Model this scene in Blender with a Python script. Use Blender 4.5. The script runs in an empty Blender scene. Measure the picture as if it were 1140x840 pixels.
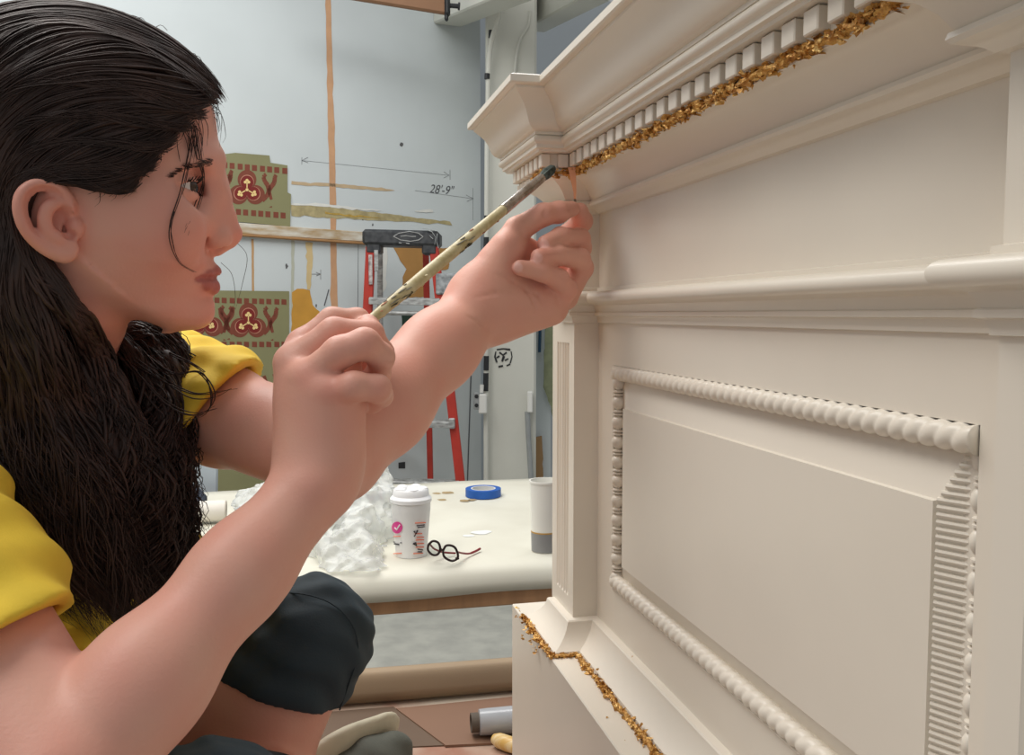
import bpy, math, random
import numpy as np
from mathutils import Vector, Matrix
random.seed(7); RNG = np.random.default_rng(11)
SC = bpy.context.scene
COL = SC.collection
CAMZ = 1.44
FPX = 985.0
TILT = math.radians(4.07)

# ---------------------------------------------------------------- geometry of the view (used only to survey positions)
def ray(px, py):
    a = ((px-570)/FPX, 1.0, -(py-420)/FPX)
    c, s = math.cos(TILT), math.sin(TILT)
    return np.array([a[0], a[1]*c + a[2]*s, -a[1]*s + a[2]*c])
CAM = np.array([0, 0, CAMZ])
def at(px, py, Y):
    r = ray(px, py); return CAM + r*(Y/r[1])
def atZ(px, py, z):
    r = ray(px, py); return CAM + r*((z-CAMZ)/r[2])
def onplane(px, py, P, n):
    r = ray(px, py); return CAM + r*(np.dot(np.asarray(P)-CAM, n)/np.dot(r, n))

# ---------------------------------------------------------------- materials
MATS = {}
def srgb(c):
    return [((x/255)/12.92 if x/255 <= .04045 else ((x/255+.055)/1.055)**2.4) for x in c]
def mat(name, rgb, rough=.5, var=0.0, scale=12, metal=0.0, spec=.5, bump=0.0, bscale=60, trans=0.0, ior=1.45, sss=0.0, rgb2=None, stretch=None, coat=0.0, detail=4, vcol=None):
    if name in MATS: return MATS[name]
    m = bpy.data.materials.new(name); m.use_nodes = True
    nt = m.node_tree; b = nt.nodes['Principled BSDF']
    c = srgb(rgb)+[1]
    b.inputs['Base Color'].default_value = c
    b.inputs['Roughness'].default_value = rough
    b.inputs['Metallic'].default_value = metal
    b.inputs['Specular IOR Level'].default_value = spec
    b.inputs['Coat Weight'].default_value = coat
    b.inputs['IOR'].default_value = ior
    if trans: b.inputs['Transmission Weight'].default_value = trans
    if sss:
        b.inputs['Subsurface Weight'].default_value = sss
        b.inputs['Subsurface Radius'].default_value = (.9, .35, .2)
        b.inputs['Subsurface Scale'].default_value = .006
    tc = nt.nodes.new('ShaderNodeTexCoord'); src = tc.outputs['Object']
    if stretch:
        mp = nt.nodes.new('ShaderNodeMapping'); mp.inputs['Scale'].default_value = stretch
        nt.links.new(src, mp.inputs['Vector']); src = mp.outputs['Vector']
    colout = None
    if var or rgb2:
        n = nt.nodes.new('ShaderNodeTexNoise'); n.inputs['Scale'].default_value = scale; n.inputs['Detail'].default_value = detail
        nt.links.new(src, n.inputs['Vector'])
        r = nt.nodes.new('ShaderNodeValToRGB')
        c2 = srgb(rgb2)+[1] if rgb2 else [x*(1-var) for x in c[:3]]+[1]
        r.color_ramp.elements[0].position = .35; r.color_ramp.elements[1].position = .65
        r.color_ramp.elements[0].color = c2; r.color_ramp.elements[1].color = c
        nt.links.new(n.outputs['Fac'], r.inputs['Fac']); colout = r.outputs['Color']
    if vcol:
        a = nt.nodes.new('ShaderNodeAttribute'); a.attribute_name = vcol
        if colout:
            mx = nt.nodes.new('ShaderNodeMix'); mx.data_type = 'RGBA'; mx.blend_type = 'MULTIPLY'; mx.inputs[0].default_value = 1
            nt.links.new(colout, mx.inputs[6]); nt.links.new(a.outputs['Color'], mx.inputs[7]); colout = mx.outputs[2]
        else: colout = a.outputs['Color']
    if colout: nt.links.new(colout, b.inputs['Base Color'])
    if bump:
        n2 = nt.nodes.new('ShaderNodeTexNoise'); n2.inputs['Scale'].default_value = bscale; n2.inputs['Detail'].default_value = 5
        nt.links.new(src, n2.inputs['Vector'])
        bp = nt.nodes.new('ShaderNodeBump'); bp.inputs['Strength'].default_value = bump; bp.inputs['Distance'].default_value = .002
        nt.links.new(n2.outputs['Fac'], bp.inputs['Height']); nt.links.new(bp.outputs['Normal'], b.inputs['Normal'])
    MATS[name] = m
    return m

# ---------------------------------------------------------------- objects
def thing(name, label, cat, loc=(0, 0, 0), group=None):
    o = bpy.data.objects.new(name, None); COL.objects.link(o); o.location = Vector(loc); o.empty_display_size = .05
    tag(o, label, cat, group); return o
def tag(o, label=None, cat=None, group=None, kind=None):
    if label: o['label'] = label
    if cat: o['category'] = cat
    if group: o['group'] = group
    if kind: o['kind'] = kind
    return o
def wloc(o):
    v = Vector((0, 0, 0))
    while o is not None: v += o.location; o = o.parent
    return np.array(v)
def mobj(name, verts, faces, mats, parent=None, smooth=True, midx=None, origin=None, angle=None):
    """world-space vertices -> one mesh object (origin at the parent's, or at origin)"""
    V = np.asarray(verts, float).reshape(-1, 3)
    if parent is not None: org = wloc(parent); loc = (0, 0, 0)
    else:
        org = np.asarray(origin if origin is not None else (0, 0, 0), float); loc = org
    me = bpy.data.meshes.new(name)
    me.from_pydata((V-org).tolist(), [], faces if isinstance(faces, list) else faces.tolist())
    if not isinstance(mats, (list, tuple)): mats = [mats]
    for m in mats: me.materials.append(m)
    if midx is not None: me.polygons.foreach_set('material_index', np.asarray(midx, np.int32))
    if smooth: me.polygons.foreach_set('use_smooth', [True]*len(me.polygons))
    me.update()
    if angle is not None:
        try: me.set_sharp_from_angle(angle=math.radians(angle))
        except Exception: pass
    o = bpy.data.objects.new(name, me); COL.objects.link(o); o.location = Vector(loc)
    if parent is not None: o.parent = parent
    return o
def nrm(v):
    v = np.asarray(v, float); return v/max(1e-12, np.linalg.norm(v))
def frame_from(d, up=(0, 0, 1)):
    d = nrm(d); u = np.asarray(up, float)
    if abs(np.dot(u, d)) > .98: u = np.array([1., 0, 0])
    a = nrm(np.cross(u, d)); b = np.cross(d, a); return a, b, d

class MB:
    def __init__(s): s.v = []; s.f = []; s.m = []; s.mi = 0
    def add(s, V, F):
        k = len(s.v); s.v += [tuple(map(float, p)) for p in V]
        s.f += [tuple(i+k for i in f) for f in F]; s.m += [s.mi]*len(F); return s
    def box(s, c, size, ax=None, bevel=0.0):
        ax = np.eye(3) if ax is None else np.asarray(ax)
        c = np.asarray(c, float); h = np.asarray(size, float)/2
        if bevel <= 0:
            V = [c + (sx*h[0])*ax[0] + (sy*h[1])*ax[1] + (sz*h[2])*ax[2] for sx in (-1, 1) for sy in (-1, 1) for sz in (-1, 1)]
            F = [(0, 1, 3, 2), (4, 6, 7, 5), (0, 4, 5, 1), (2, 3, 7, 6), (0, 2, 6, 4), (1, 5, 7, 3)]
            return s.add(V, F)
        b = min(bevel, h.min()*.9); V = []; F = []; idx = {}
        for sx in (-1, 1):
            for sy in (-1, 1):
                for sz in (-1, 1):
                    for k in range(3):
                        q = np.array([sx*(h[0]-(b if k != 0 else 0)), sy*(h[1]-(b if k != 1 else 0)), sz*(h[2]-(b if k != 2 else 0))])
                        idx[(sx, sy, sz, k)] = len(V); V.append(c + q@ax)
        for k in range(3):
            o = [i for i in range(3) if i != k]
            for sg in (-1, 1):
                loop = []
                for a, b_ in ((-1, -1), (1, -1), (1, 1), (-1, 1)):
                    t = [0, 0, 0]; t[k] = sg; t[o[0]] = a; t[o[1]] = b_; loop.append(idx[(*t, k)])
                F.append(tuple(loop))
        for k in range(3):
            o = [i for i in range(3) if i != k]
            for a in (-1, 1):
                for b_ in (-1, 1):
                    t1 = [0, 0, 0]; t1[o[0]] = a; t1[o[1]] = b_; t2 = list(t1); t1[k] = -1; t2[k] = 1
                    F.append((idx[(*t1, o[0])], idx[(*t2, o[0])], idx[(*t2, o[1])], idx[(*t1, o[1])]))
        for sx in (-1, 1):
            for sy in (-1, 1):
                for sz in (-1, 1): F.append(tuple(idx[(sx, sy, sz, k)] for k in range(3)))
        return s.add(V, F)
    def tube(s, pts, r, n=10, cap=True, flat=None, up=(0, 0, 1)):
        P = np.asarray(pts, float); N = len(P); R = np.broadcast_to(np.asarray(r, float), (N,))
        V = []; F = []; a = None
        for i in range(N):
            d = P[min(i+1, N-1)]-P[max(i-1, 0)]; d = nrm(d)
            if a is None: a, b, _ = frame_from(d, up)
            else:
                a = nrm(a - np.dot(a, d)*d); b = np.cross(d, a)
            for k in range(n):
                t = 2*math.pi*k/n; V.append(P[i] + R[i]*(math.cos(t)*a + math.sin(t)*b*(flat or 1)))
        for i in range(N-1):
            for k in range(n):
                k2 = (k+1) % n; F.append((i*n+k, i*n+k2, (i+1)*n+k2, (i+1)*n+k))
        if cap: F.append(tuple(range(n-1, -1, -1))); F.append(tuple((N-1)*n+k for k in range(n)))
        return s.add(V, F)
    def lathe(s, prof, c, axis=(0, 0, 1), n=32, cap=False):
        a, b, d = frame_from(axis, (0, 1, 0) if abs(axis[2]) > .9 else (0, 0, 1)); c = np.asarray(c, float); V = []; F = []
        for (r, h) in prof:
            for k in range(n):
                t = 2*math.pi*k/n; V.append(c + h*d + r*(math.cos(t)*a + math.sin(t)*b))
        for i in range(len(prof)-1):
            for k in range(n):
                k2 = (k+1) % n; F.append((i*n+k, i*n+k2, (i+1)*n+k2, (i+1)*n+k))
        if cap: F.append(tuple(range(n-1, -1, -1))); F.append(tuple((len(prof)-1)*n+k for k in range(n)))
        return s.add(V, F)
    def poly(s, V): return s.add(V, [tuple(range(len(V)))])
    def prism(s, V, d):
        V = [np.asarray(p, float) for p in V]; d = np.asarray(d, float); n = len(V)
        F = [tuple(range(n)), tuple(range(2*n-1, n-1, -1))] + [(i, i+n, (i+1) % n+n, (i+1) % n) for i in range(n)]
        return s.add(V+[p+d for p in V], F)
    def build(s, name, mats, parent=None, smooth=True, angle=35, origin=None):
        return mobj(name, s.v, s.f, mats, parent, smooth, s.m, origin, angle)

def spline(P, n):
    """Catmull-Rom resample of control points to n points"""
    P = np.asarray(P, float); K = len(P)
    Q = np.vstack([2*P[0]-P[1], P, 2*P[-1]-P[-2]])
    d = np.r_[0, np.cumsum(np.linalg.norm(np.diff(P[:, :3], axis=0), axis=1)**.5)]
    t = np.interp(np.linspace(0, d[-1], n), d, np.arange(K)); t = np.clip(t, 0, K-1-1e-9)
    i = t.astype(int); f = (t-i)[:, None]
    p0, p1, p2, p3 = Q[i], Q[i+1], Q[i+2], Q[i+3]
    return .5*((2*p1)+(-p0+p2)*f+(2*p0-5*p1+4*p2-p3)*f**2+(-p0+3*p1-3*p2+p3)*f**3)

# ---------------------------------------------------------------- implicit surfaces -> mesh (surface nets on sparse blocks)
def f_cone(a, b, ra, rb):
    a = np.asarray(a, float); b = np.asarray(b, float); ab = b-a; L2 = max(1e-12, ab@ab)
    def f(p):
        q = p-a; t = np.clip(q@ab/L2, 0, 1)
        return np.linalg.norm(q-t[:, None]*ab, axis=1)-(ra+(rb-ra)*t)
    return f, (a+b)/2, np.linalg.norm(ab)/2+max(ra, rb)
def f_flat(a, b, ra, rb, n, s):
    """capsule squeezed along n by factor s"""
    n = nrm(n); a0 = np.asarray(a, float)
    M = np.eye(3)+(1/s-1)*np.outer(n, n)
    g, c, R = f_cone(np.zeros(3), (np.asarray(b, float)-a0)@M, ra, rb)
    _, c, R = f_cone(a, b, ra, rb)
    def f(p): return g((p-a0)@M)*min(1, s*1.25)
    return f, c, R*1.1
def f_ell(c, r, ax=None):
    c = np.asarray(c, float); r = np.asarray(r, float); A = np.eye(3) if ax is None else np.asarray(ax)
    def f(p):
        q = (p-c)@A.T; k0 = np.linalg.norm(q/r, axis=1); k1 = np.linalg.norm(q/r**2, axis=1)
        return k0*(k0-1)/np.maximum(k1, 1e-9)
    return f, c, r.max()
def f_plane(c, n):
    c = np.asarray(c, float); n = nrm(n)
    return (lambda p: (p-c)@n), c, 1e3
def f_chain(P, R):
    """round-cone chain, hard union"""
    P = [np.asarray(x, float) for x in P]; fs = [f_cone(P[i], P[i+1], R[i], R[i+1])[0] for i in range(len(P)-1)]
    A = np.array(P); c = (A.min(0)+A.max(0))/2; rad = np.linalg.norm(A-c, axis=1).max()+max(R)
    def f(p):
        d = fs[0](p)
        for g in fs[1:]:
            e = g(p); h = np.maximum(.004-np.abs(d-e), 0)/.004; d = np.minimum(d, e)-h*h*.001
        return d
    return f, c, rad
def combine(ops, p, sel=None):
    d = np.full(len(p), 9.0)
    for i, (op, (f, c, R), k) in enumerate(ops):
        if sel is not None and not sel[i]: continue
        e = f(p)
        if op == 'u':
            if k > 0:
                h = np.maximum(k-np.abs(d-e), 0)/k; d = np.minimum(d, e)-h*h*k*.25
            else: d = np.minimum(d, e)
        elif op == 's':
            e = -e
            if k > 0:
                h = np.maximum(k-np.abs(d-e), 0)/k; d = np.maximum(d, e)+h*h*k*.25
            else: d = np.maximum(d, e)
        elif op == 'i':
            if k > 0:
                h = np.maximum(k-np.abs(d-e), 0)/k; d = np.maximum(d, e)+h*h*k*.25
            else: d = np.maximum(d, e)
        elif op == 'o': d = d-k          # offset
        elif op == 'n': d = d+e          # additive displacement field
    return d
NOF = (lambda p: np.zeros(len(p)), np.zeros(3), 1e3)
def surface(ops, lo, hi, h, S=12, margin=.02):
    lo = np.asarray(lo, float); hi = np.asarray(hi, float)
    nb = np.ceil((hi-lo)/(h*S)).astype(int); N = nb*S+2
    g = np.stack(np.meshgrid(*[np.arange(n) for n in nb], indexing='ij'), -1).reshape(-1, 3)
    cen = lo+(g+.5)*h*S; rb = h*S*.87
    dc = np.concatenate([combine(ops, c) for c in np.array_split(cen, max(1, len(cen)//20000))])
    near = np.abs(dc) < rb*1.5+margin*.3
    cents = np.array([o[1][1] for o in ops]); rads = np.array([o[1][2]+o[2]+.004 for o in ops])
    l = np.stack(np.meshgrid(*[np.arange(S+1)]*3, indexing='ij'), -1).reshape(-1, 3)
    corners = np.stack(np.meshgrid([0, 1], [0, 1], [0, 1], indexing='ij'), -1).reshape(-1, 3)
    edges = [(i, j) for i in range(8) for j in range(i+1, 8) if np.abs(corners[i]-corners[j]).sum() == 1]
    keys = []; pos = []; quads = []
    def key(I): return (I[..., 0]*(N[1]+2)+I[..., 1])*(N[2]+2)+I[..., 2]
    for b, c in zip(g[near], cen[near]):
        sel = np.linalg.norm(cents-c, axis=1) < rads+rb
        P = lo+(b*S+l)*h
        D = combine(ops, P, sel).reshape(S+1, S+1, S+1)
        if D.min() > 0 or D.max() < 0: continue
        neg = D < 0
        C = np.stack([D[o[0]:S+o[0], o[1]:S+o[1], o[2]:S+o[2]] for o in corners], -1)
        act = (C < 0).any(-1) & (C >= 0).any(-1)
        I = np.argwhere(act)
        if len(I) == 0: continue
        d = C[act]; sm = np.zeros((len(I), 3)); cnt = np.zeros(len(I))
        for i, j in edges:
            x = (d[:, i] < 0) != (d[:, j] < 0)
            t = d[:, i]/np.where(x, d[:, i]-d[:, j], 1)
            q = corners[i]+t[:, None]*(corners[j]-corners[i])
            sm += np.where(x[:, None], q, 0); cnt += x
        GI = b*S+I
        keys.append(key(GI)); pos.append(lo+(GI+sm/cnt[:, None])*h)
        for a in range(3):
            s0 = [slice(0, S)]*3; s1 = [slice(0, S)]*3; s1[a] = slice(1, S+1)
            A = neg[tuple(s0)]; B = neg[tuple(s1)]; E = np.argwhere(A != B)
            if len(E) == 0: continue
            flip = A[tuple(E.T)]; GE = b*S+E; u = np.zeros(3, int); v = np.zeros(3, int); u[(a+1) % 3] = 1; v[(a+2) % 3] = 1
            Q = np.stack([key(GE-u-v), key(GE-v), key(GE), key(GE-u)], 1)
            Q[~flip] = Q[~flip][:, ::-1]
            ok = (GE[:, (a+1) % 3] > 0) & (GE[:, (a+2) % 3] > 0)
            quads.append(Q[ok])
    keys = np.concatenate(keys); pos = np.concatenate(pos); quads = np.concatenate(quads)
    o = np.argsort(keys); keys = keys[o]; pos = pos[o]
    ix = np.clip(np.searchsorted(keys, quads), 0, len(keys)-1); ok = (keys[ix] == quads).all(1)
    return pos, ix[ok]
def relax(V, F, it=2, lam=.5):
    V = V.copy(); E = np.vstack([F[:, [0, 1]], F[:, [1, 2]], F[:, [2, 3]], F[:, [3, 0]]]); E = np.vstack([E, E[:, ::-1]])
    cnt = np.bincount(E[:, 0], minlength=len(V)).astype(float); cnt[cnt == 0] = 1
    for k in range(it):
        for l in (lam, -lam*.96) if it > 1 else (lam,):
            S_ = np.stack([np.bincount(E[:, 0], weights=V[E[:, 1], a], minlength=len(V)) for a in range(3)], 1)/cnt[:, None]
            V = V+l*(S_-V)
    return V
def set_color(o, name, cols):
    me = o.data; a = me.color_attributes.new(name, 'FLOAT_COLOR', 'POINT')
    c = np.ones((len(me.vertices), 4), np.float32); c[:, :3] = cols
    a.data.foreach_set('color', c.ravel())
def poly2d(P):
    """signed distance to a 2-D polygon"""
    P = np.asarray(P, float)
    def f(q):
        d = np.full(len(q), 1e9); ins = np.zeros(len(q), bool)
        for i in range(len(P)):
            a = P[i]; b = P[(i+1) % len(P)]; e = b-a; w = q-a
            t = np.clip(w@e/max(1e-12, e@e), 0, 1); d = np.minimum(d, np.linalg.norm(w-t[:, None]*e, axis=1))
            c = (a[1] > q[:, 1]) != (b[1] > q[:, 1])
            x = a[0]+(q[:, 1]-a[1])*(b[0]-a[0])/(b[1]-a[1] if abs(b[1]-a[1]) > 1e-12 else 1e-12)
            ins ^= c & (q[:, 0] < x)
        return np.where(ins, -d, d)
    return f
# ================================================================ MANTEL
D1 = nrm(np.r_[(ray(338, 350))[:2], 0]); NO = np.array([-D1[1], D1[0], 0])
MP0 = np.r_[(at(640, 192, .82))[:2], CAMZ]
def MW(s, o, z): return MP0 + s*D1 + o*NO + np.array([0, 0, z])
CREAM = mat('cream_paint', (232, 224, 210), .32, var=.03, scale=9, bump=.04, bscale=25, spec=.45)
GOLD = mat('gold_leaf', (230, 182, 102), .35, metal=.4, rgb2=(184, 128, 62), scale=260, bump=.9, bscale=420)
GOLD2 = mat('pale_gold_leaf', (240, 202, 128), .3, metal=.5, rgb2=(206, 150, 76), scale=200, bump=.9, bscale=420)
SR, SE, BRK = -.466, .109, .025
mantel = thing('mantel', 'cream painted carved mantelpiece with dentil cornice and beaded panel on workbench', 'mantel', MW(-.2, -.05, 0)*[1, 1, 0]+[0, 0, .80])

def plan(o, se, B=BRK, ext=.109):
    return [(se+o, -.13), (se+o, B+o), (-o, B+o), (-o, o), (SR+o, o), (SR+o, B+o), (SR-ext-o, B+o), (SR-ext-o, -.13)]
def sweep(prof, se=SE, B=BRK, straight=False, seg=None):
    V = []; F = []; n = len(prof)
    stations = 8 if not straight else 4
    for (o, z) in prof:
        pl = plan(o, se, B) if not straight else [(se+o*0, -.13), (se, o), (SR-.109-.02, o), (SR-.129, -.13)]
        V += [MW(s, oo, z) for s, oo in pl]
    for i in range(n-1):
        for k in range(stations-1): F.append((i*stations+k, i*stations+k+1, (i+1)*stations+k+1, (i+1)*stations+k))
    return V, F
def arc(c, r, a0, a1, n=6, rz=None):
    return [(c[0]+r*math.cos(math.radians(a0+(a1-a0)*i/n)), c[1]+(rz or r)*math.sin(math.radians(a0+(a1-a0)*i/n))) for i in range(n+1)]
# cornice: fillet, cyma, bead, fascia, cavetto and small necking moulding
cyma = [(.0405, .1925), (.0385, .1905), (.0345, .1865), (.0305, .1815), (.0278, .1765), (.0262, .1715), (.0242, .167), (.0215, .1635), (.0190, .1618)]
corn = [(-.06, .203), (.044, .203), (.046, .2018), (.0462, .1962), (.0450, .195), (.0408, .1945)] + cyma + [(.0172, .1615), (.0172, .1588)] \
     + arc((.0150, .1550), .0036, 75, -75, 7) + [(.0152, .1505), (.0152, .1478), (.0125, .1470), (.0118, .1452), (.0012, .1448), (.0008, .1312)]
mb = MB(); mb.add(*sweep(corn)); mb.build('cornice', CREAM, mantel, angle=28)
# dentils: one band of blocks
mb = MB()
def dent(s0, s1, o, run):
    c = MW((s0+s1)/2, o, .1385); mb.box(c, (abs(s1-s0), .0085, .0118), (D1, NO, (0, 0, 1)), .0007)
k = 0
while -.0357+.0202-.0202*k > SR+.012:
    c = -.0155-.0202*k; dent(c-.0063, c+.0063, .0038, 0); k += 1
for c in [.101, .0845, .068, .0515, .035, .018]: dent(c-.0055, c+.0055, BRK+.0038, 0)
dent(-.0045, .0058, BRK+.0038, 0)
for i in range(6): dent(SR-.004-.0202*i-.006, SR-.004-.0202*i+.006, BRK+.0038, 0)
mb.box(MW(-.0018, .0125, .1385), (.0085, .010, .0118), (D1, NO, (0, 0, 1)), .0007)
mb.build('dentil_band', CREAM, mantel, angle=30)
# gold fillet, cove beneath, necking
neck = [(.0008, .1318), (.0026, .1312), (.0020, .1255), (-.0035, .1250), (-.0085, .1228), (-.0140, .1190), (-.0190, .1140), (-.0222, .1085), (-.0232, .1070), (-.0215, .1064), (-.0208, .1040), (-.0222, .1022), (-.0262, .1012), (-.0300, .0992), (-.0330, .0968), (-.0365, .0962)]
mb = MB(); mb.add(*sweep(neck)); mb.build('necking_moulding', CREAM, mantel, angle=28)
# frieze and lower field (one backing with the pilaster breaks in the frieze)
fr = [(-.0365, .0966), (-.0365, .020)]
mb = MB(); mb.add(*sweep(fr)); mb.build('frieze', CREAM, mantel, angle=28)
# chair rail
rail = [(-.0365, .0262), (-.0335, .0255), (-.0335, .0226), (-.0260, .0216)] + arc((-.0232, .0158), .0056, 90, -80, 8) + [(-.0262, .0094), (-.0285, .0085), (-.0300, .0060), (-.0312, .0025), (-.0300, .0018), (-.0300, -.0012), (-.0325, -.0020), (-.0340, -.0050), (-.0340, -.0078), (-.0372, -.0082)]
mb = MB(); mb.add(*sweep(rail)); mb.build('chair_rail', CREAM, mantel, angle=28)
# lower field with opening for the panel
SEL = .147
z0, z1 = -.0075, -.3055
RL, RR, RT, RB = -.010, -.466, -.0470, -.2560      # outer edge of the rope frame
mb = MB(); o = -.0365
def q(a, b, c, d): mb.add([MW(*a), MW(*b), MW(*c), MW(*d)], [(0, 1, 2, 3)])
q((.0365, o, z0), (SR-.0365, o, z0), (SR-.0365, o, RT), (.0365, o, RT)); q((.0365, o, RB), (SR-.0365, o, RB), (SR-.0365, o, z1), (.0365, o, z1))
q((.0365, o, RT), (RL, o, RT), (RL, o, RB), (.0365, o, RB)); q((RR, o, RT), (SR-.0365, o, RT), (SR-.0365, o, RB), (RR, o, RB))
mb.build('panel_surround', CREAM, mantel, angle=28)
# pilasters with flutes: plan profile with grooves
def pilaster(s_in, s_out, far):
    mb = MB(); o = -.0365+BRK; w = s_out-s_in; n = 64
    zt, zb = -.006, -.302
    nfl = 5; m = .016*(1 if w > 0 else -1)
    us = np.linspace(s_in, s_out, n)
    zs = [zt, -.026, -.028, -.031, -.28, -.283, -.285, zb]
    V = []
    for z in zs:
        for s in us:
            g = 0
            t = (s-s_in-m)/(w-2*m)
            if 0 <= t <= 1 and -.029 > z > -.282:
                ph = (t*nfl) % 1; g = -.0028*max(0, math.sin(math.pi*min(1, max(0, (ph-.14)/.72))))**.6
            V.append(MW(s, o+g, z))
    F = []
    for i in range(len(zs)-1):
        for k in range(n-1): F.append((i*n+k, i*n+k+1, (i+1)*n+k+1, (i+1)*n+k))
    mb.add(V, F)
    for s in (s_in, s_out):
        mb.add([MW(s, o, zt), MW(s, -.13, zt), MW(s, -.13, zb), MW(s, o, zb)], [(0, 1, 2, 3)])
    return mb.build('pilaster', CREAM, mantel, angle=28)
pilaster(.0365, .112, True); pilaster(SR-.0365, SR-.112, False)
# thin bead beside the pilaster
# raised and fielded panel
mb = MB(); of = -.0335; ob = -.0425
fL, fR, fT, fB = -.0400, -.4430, -.0838, -.2290
g = .010
A = [(RL-g, ob, RT-g), (RR+g, ob, RT-g), (RR+g, ob, RB+g), (RL-g, ob, RB+g)]
Bv = [(fL, of-.0022, fT), (fR, of-.0022, fT), (fR, of-.0022, fB), (fL, of-.0022, fB)]
Cc = [(fL-.0006, of, fT-.0006), (fR+.0006, of, fT-.0006), (fR+.0006, of, fB+.0006), (fL-.0006, of, fB+.0006)]
for X, Y_ in ((A, Bv), (Bv, Cc)):
    for i in range(4):
        j = (i+1) % 4; mb.add([MW(*X[i]), MW(*X[j]), MW(*Y_[j]), MW(*Y_[i])], [(0, 1, 2, 3)])
mb.add([MW(*p) for p in Cc], [(0, 1, 2, 3)])
oo = -.0408; w_ = .0135
ring = [(RL+.004, oo, RT+.004), (RR-.004, oo, RT+.004), (RR-.004, oo, RB-.004), (RL+.004, oo, RB-.004)]; rin = [(RL-w_, oo-.0005, RT-w_), (RR+w_, oo-.0005, RT-w_), (RR+w_, oo-.0005, RB+w_), (RL-w_, oo-.0005, RB+w_)]
for i in range(4):
    j = (i+1) % 4; mb.add([MW(*ring[i]), MW(*ring[j]), MW(*rin[j]), MW(*rin[i])], [(0, 1, 2, 3)])
mb.build('raised_panel', CREAM, mantel, angle=20)
# comb-like reeding on the near bevel
mb = MB(); zz = RT-.013
kk = 0
while zz > RB-.02:
    lim = max(0, min(1, (RT-g-zz)/(RT-g-fT) if zz > fT else (zz-RB-g)/(fB-RB-g) if zz < fB else 1)); lim = max(0, lim)
    if lim > .08:
        s0 = RR+.0055+.0012*math.sin(kk*2.1); s1 = RR+g+(fR-RR-g)*lim
        ptsx = []
        for t in np.linspace(0, 1, 6):
            s = s0+(s1-s0)*t; o_ = ob+(of-.0022-ob)*((s-RR-g)/(fR-RR-g)); ptsx.append(MW(s, o_+.0003, zz))
        mb.tube(ptsx, .00125, 7)
    zz -= .0034; kk += 1
mb.build('bevel_reeding', CREAM, mantel)
# rope mouldings (top and bottom twisted, sides bead and reel)
def rope(name, p0, p1, r=.0068, pitch=.0108):
    p0 = np.array(MW(*p0)); p1 = np.array(MW(*p1)); L = np.linalg.norm(p1-p0); d = (p1-p0)/L
    n = int(L/.0009); m = 22; V = []; F = []
    up = np.array([0, 0, 1.]); a = NO if abs(d[2]) < .9 else NO; b = np.cross(d, a)
    for i in range(n+1):
        x = L*i/n
        for k in range(m):
            th = 2*math.pi*k/m
            ph = (x/pitch+th/(2*math.pi)*2.0) % 1
            rr = r*(.80+.22*abs(math.sin(math.pi*ph))**.7)
            V.append(p0+d*x+rr*(math.cos(th)*a+math.sin(th)*b))
    for i in range(n):
        for k in range(m): F.append((i*m+k, i*m+(k+1) % m, (i+1)*m+(k+1) % m, (i+1)*m+k))
    F += [tuple(range(m-1, -1, -1)), tuple(n*m+k for k in range(m))]
    return mobj(name, V, F, CREAM, mantel)
h = .0068
rope('rope_moulding', (RL-.002, -.0375, RT-h), (RR+.001, -.0375, RT-h))
rope('rope_moulding', (RL-.002, -.0375, RB+h), (RR+.004, -.0375, RB+h))
def reel(p0, p1, name, sc=1.0):
    p0 = np.array(MW(*p0)); p1 = np.array(MW(*p1)); L = np.linalg.norm(p1-p0); per = L/round(L/.0176)
    prof = []; x = 0; n = int(round(L/per)); base = []
    for t, r in [(0, .0022), (.0009, .0052), (.0020, .0052), (.0028, .0022), (.0038, .0050), (.0048, .0050), (.0056, .0022), (.0068, .0044), (.0085, .0060), (.0110, .0066), (.0135, .0060), (.0155, .0044)]: base.append((r, t/.0176*per))
    for k in range(n): prof += [(r*sc, t+k*per) for r, t in base]
    prof.append((.0022, L))
    mb = MB(); mb.lathe(prof, p0, p1-p0, 18); mb.build(name, CREAM, mantel, angle=50)
reel((RL-.0062, -.0385, RT-.004), (RL-.0062, -.0385, RB+.004), 'bead_moulding')
reel((RR+.0042, -.0425, RT-.004), (RR+.0042, -.0425, RB+.004), 'bead_moulding', .72)
for (a, b) in (((RL, -.0365, RB-.0008), (RR, -.0365, RB-.0008)), ((RL+.001, -.0365, RT), (RL+.001, -.0365, RB))):
    mb = MB(); mb.tube([MW(*a), MW(*b)], .0016, 8); mb.build('panel_bead', CREAM, mantel)
# base moulding: cove with lip
base = [(-.0365, -.2992), (-.0335, -.2995), (-.0305, -.3000), (-.0292, -.3012), (-.0288, -.3035), (-.0270, -.3085), (-.0235, -.3140), (-.0190, -.3185), (-.0140, -.3218), (-.0105, -.3236), (-.0095, -.3268)]
mb = MB(); mb.add(*sweep(base, SEL-.012)); mb.build('base_moulding', CREAM, mantel, angle=28)
# plinth block down to the bench
pz = .80-CAMZ
pl = [(-.13, -.3265), (.0180, -.3265), (.0190, -.3275), (.0190, pz+.0005)]
mb = MB(); mb.add(*sweep(pl, .169, straight=True)); mb.build('plinth', CREAM, mantel, angle=28)
# carcass behind the mouldings
mb = MB()
c = MW((.075+SR-.07)/2, -.0925, 0); mb.box(c*[1, 1, 0]+[0, 0, CAMZ-.062], (.14-SR+.07-.06, .095, .520), (D1, NO, (0, 0, 1)))
mb.build('carcass', CREAM, mantel)
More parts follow.
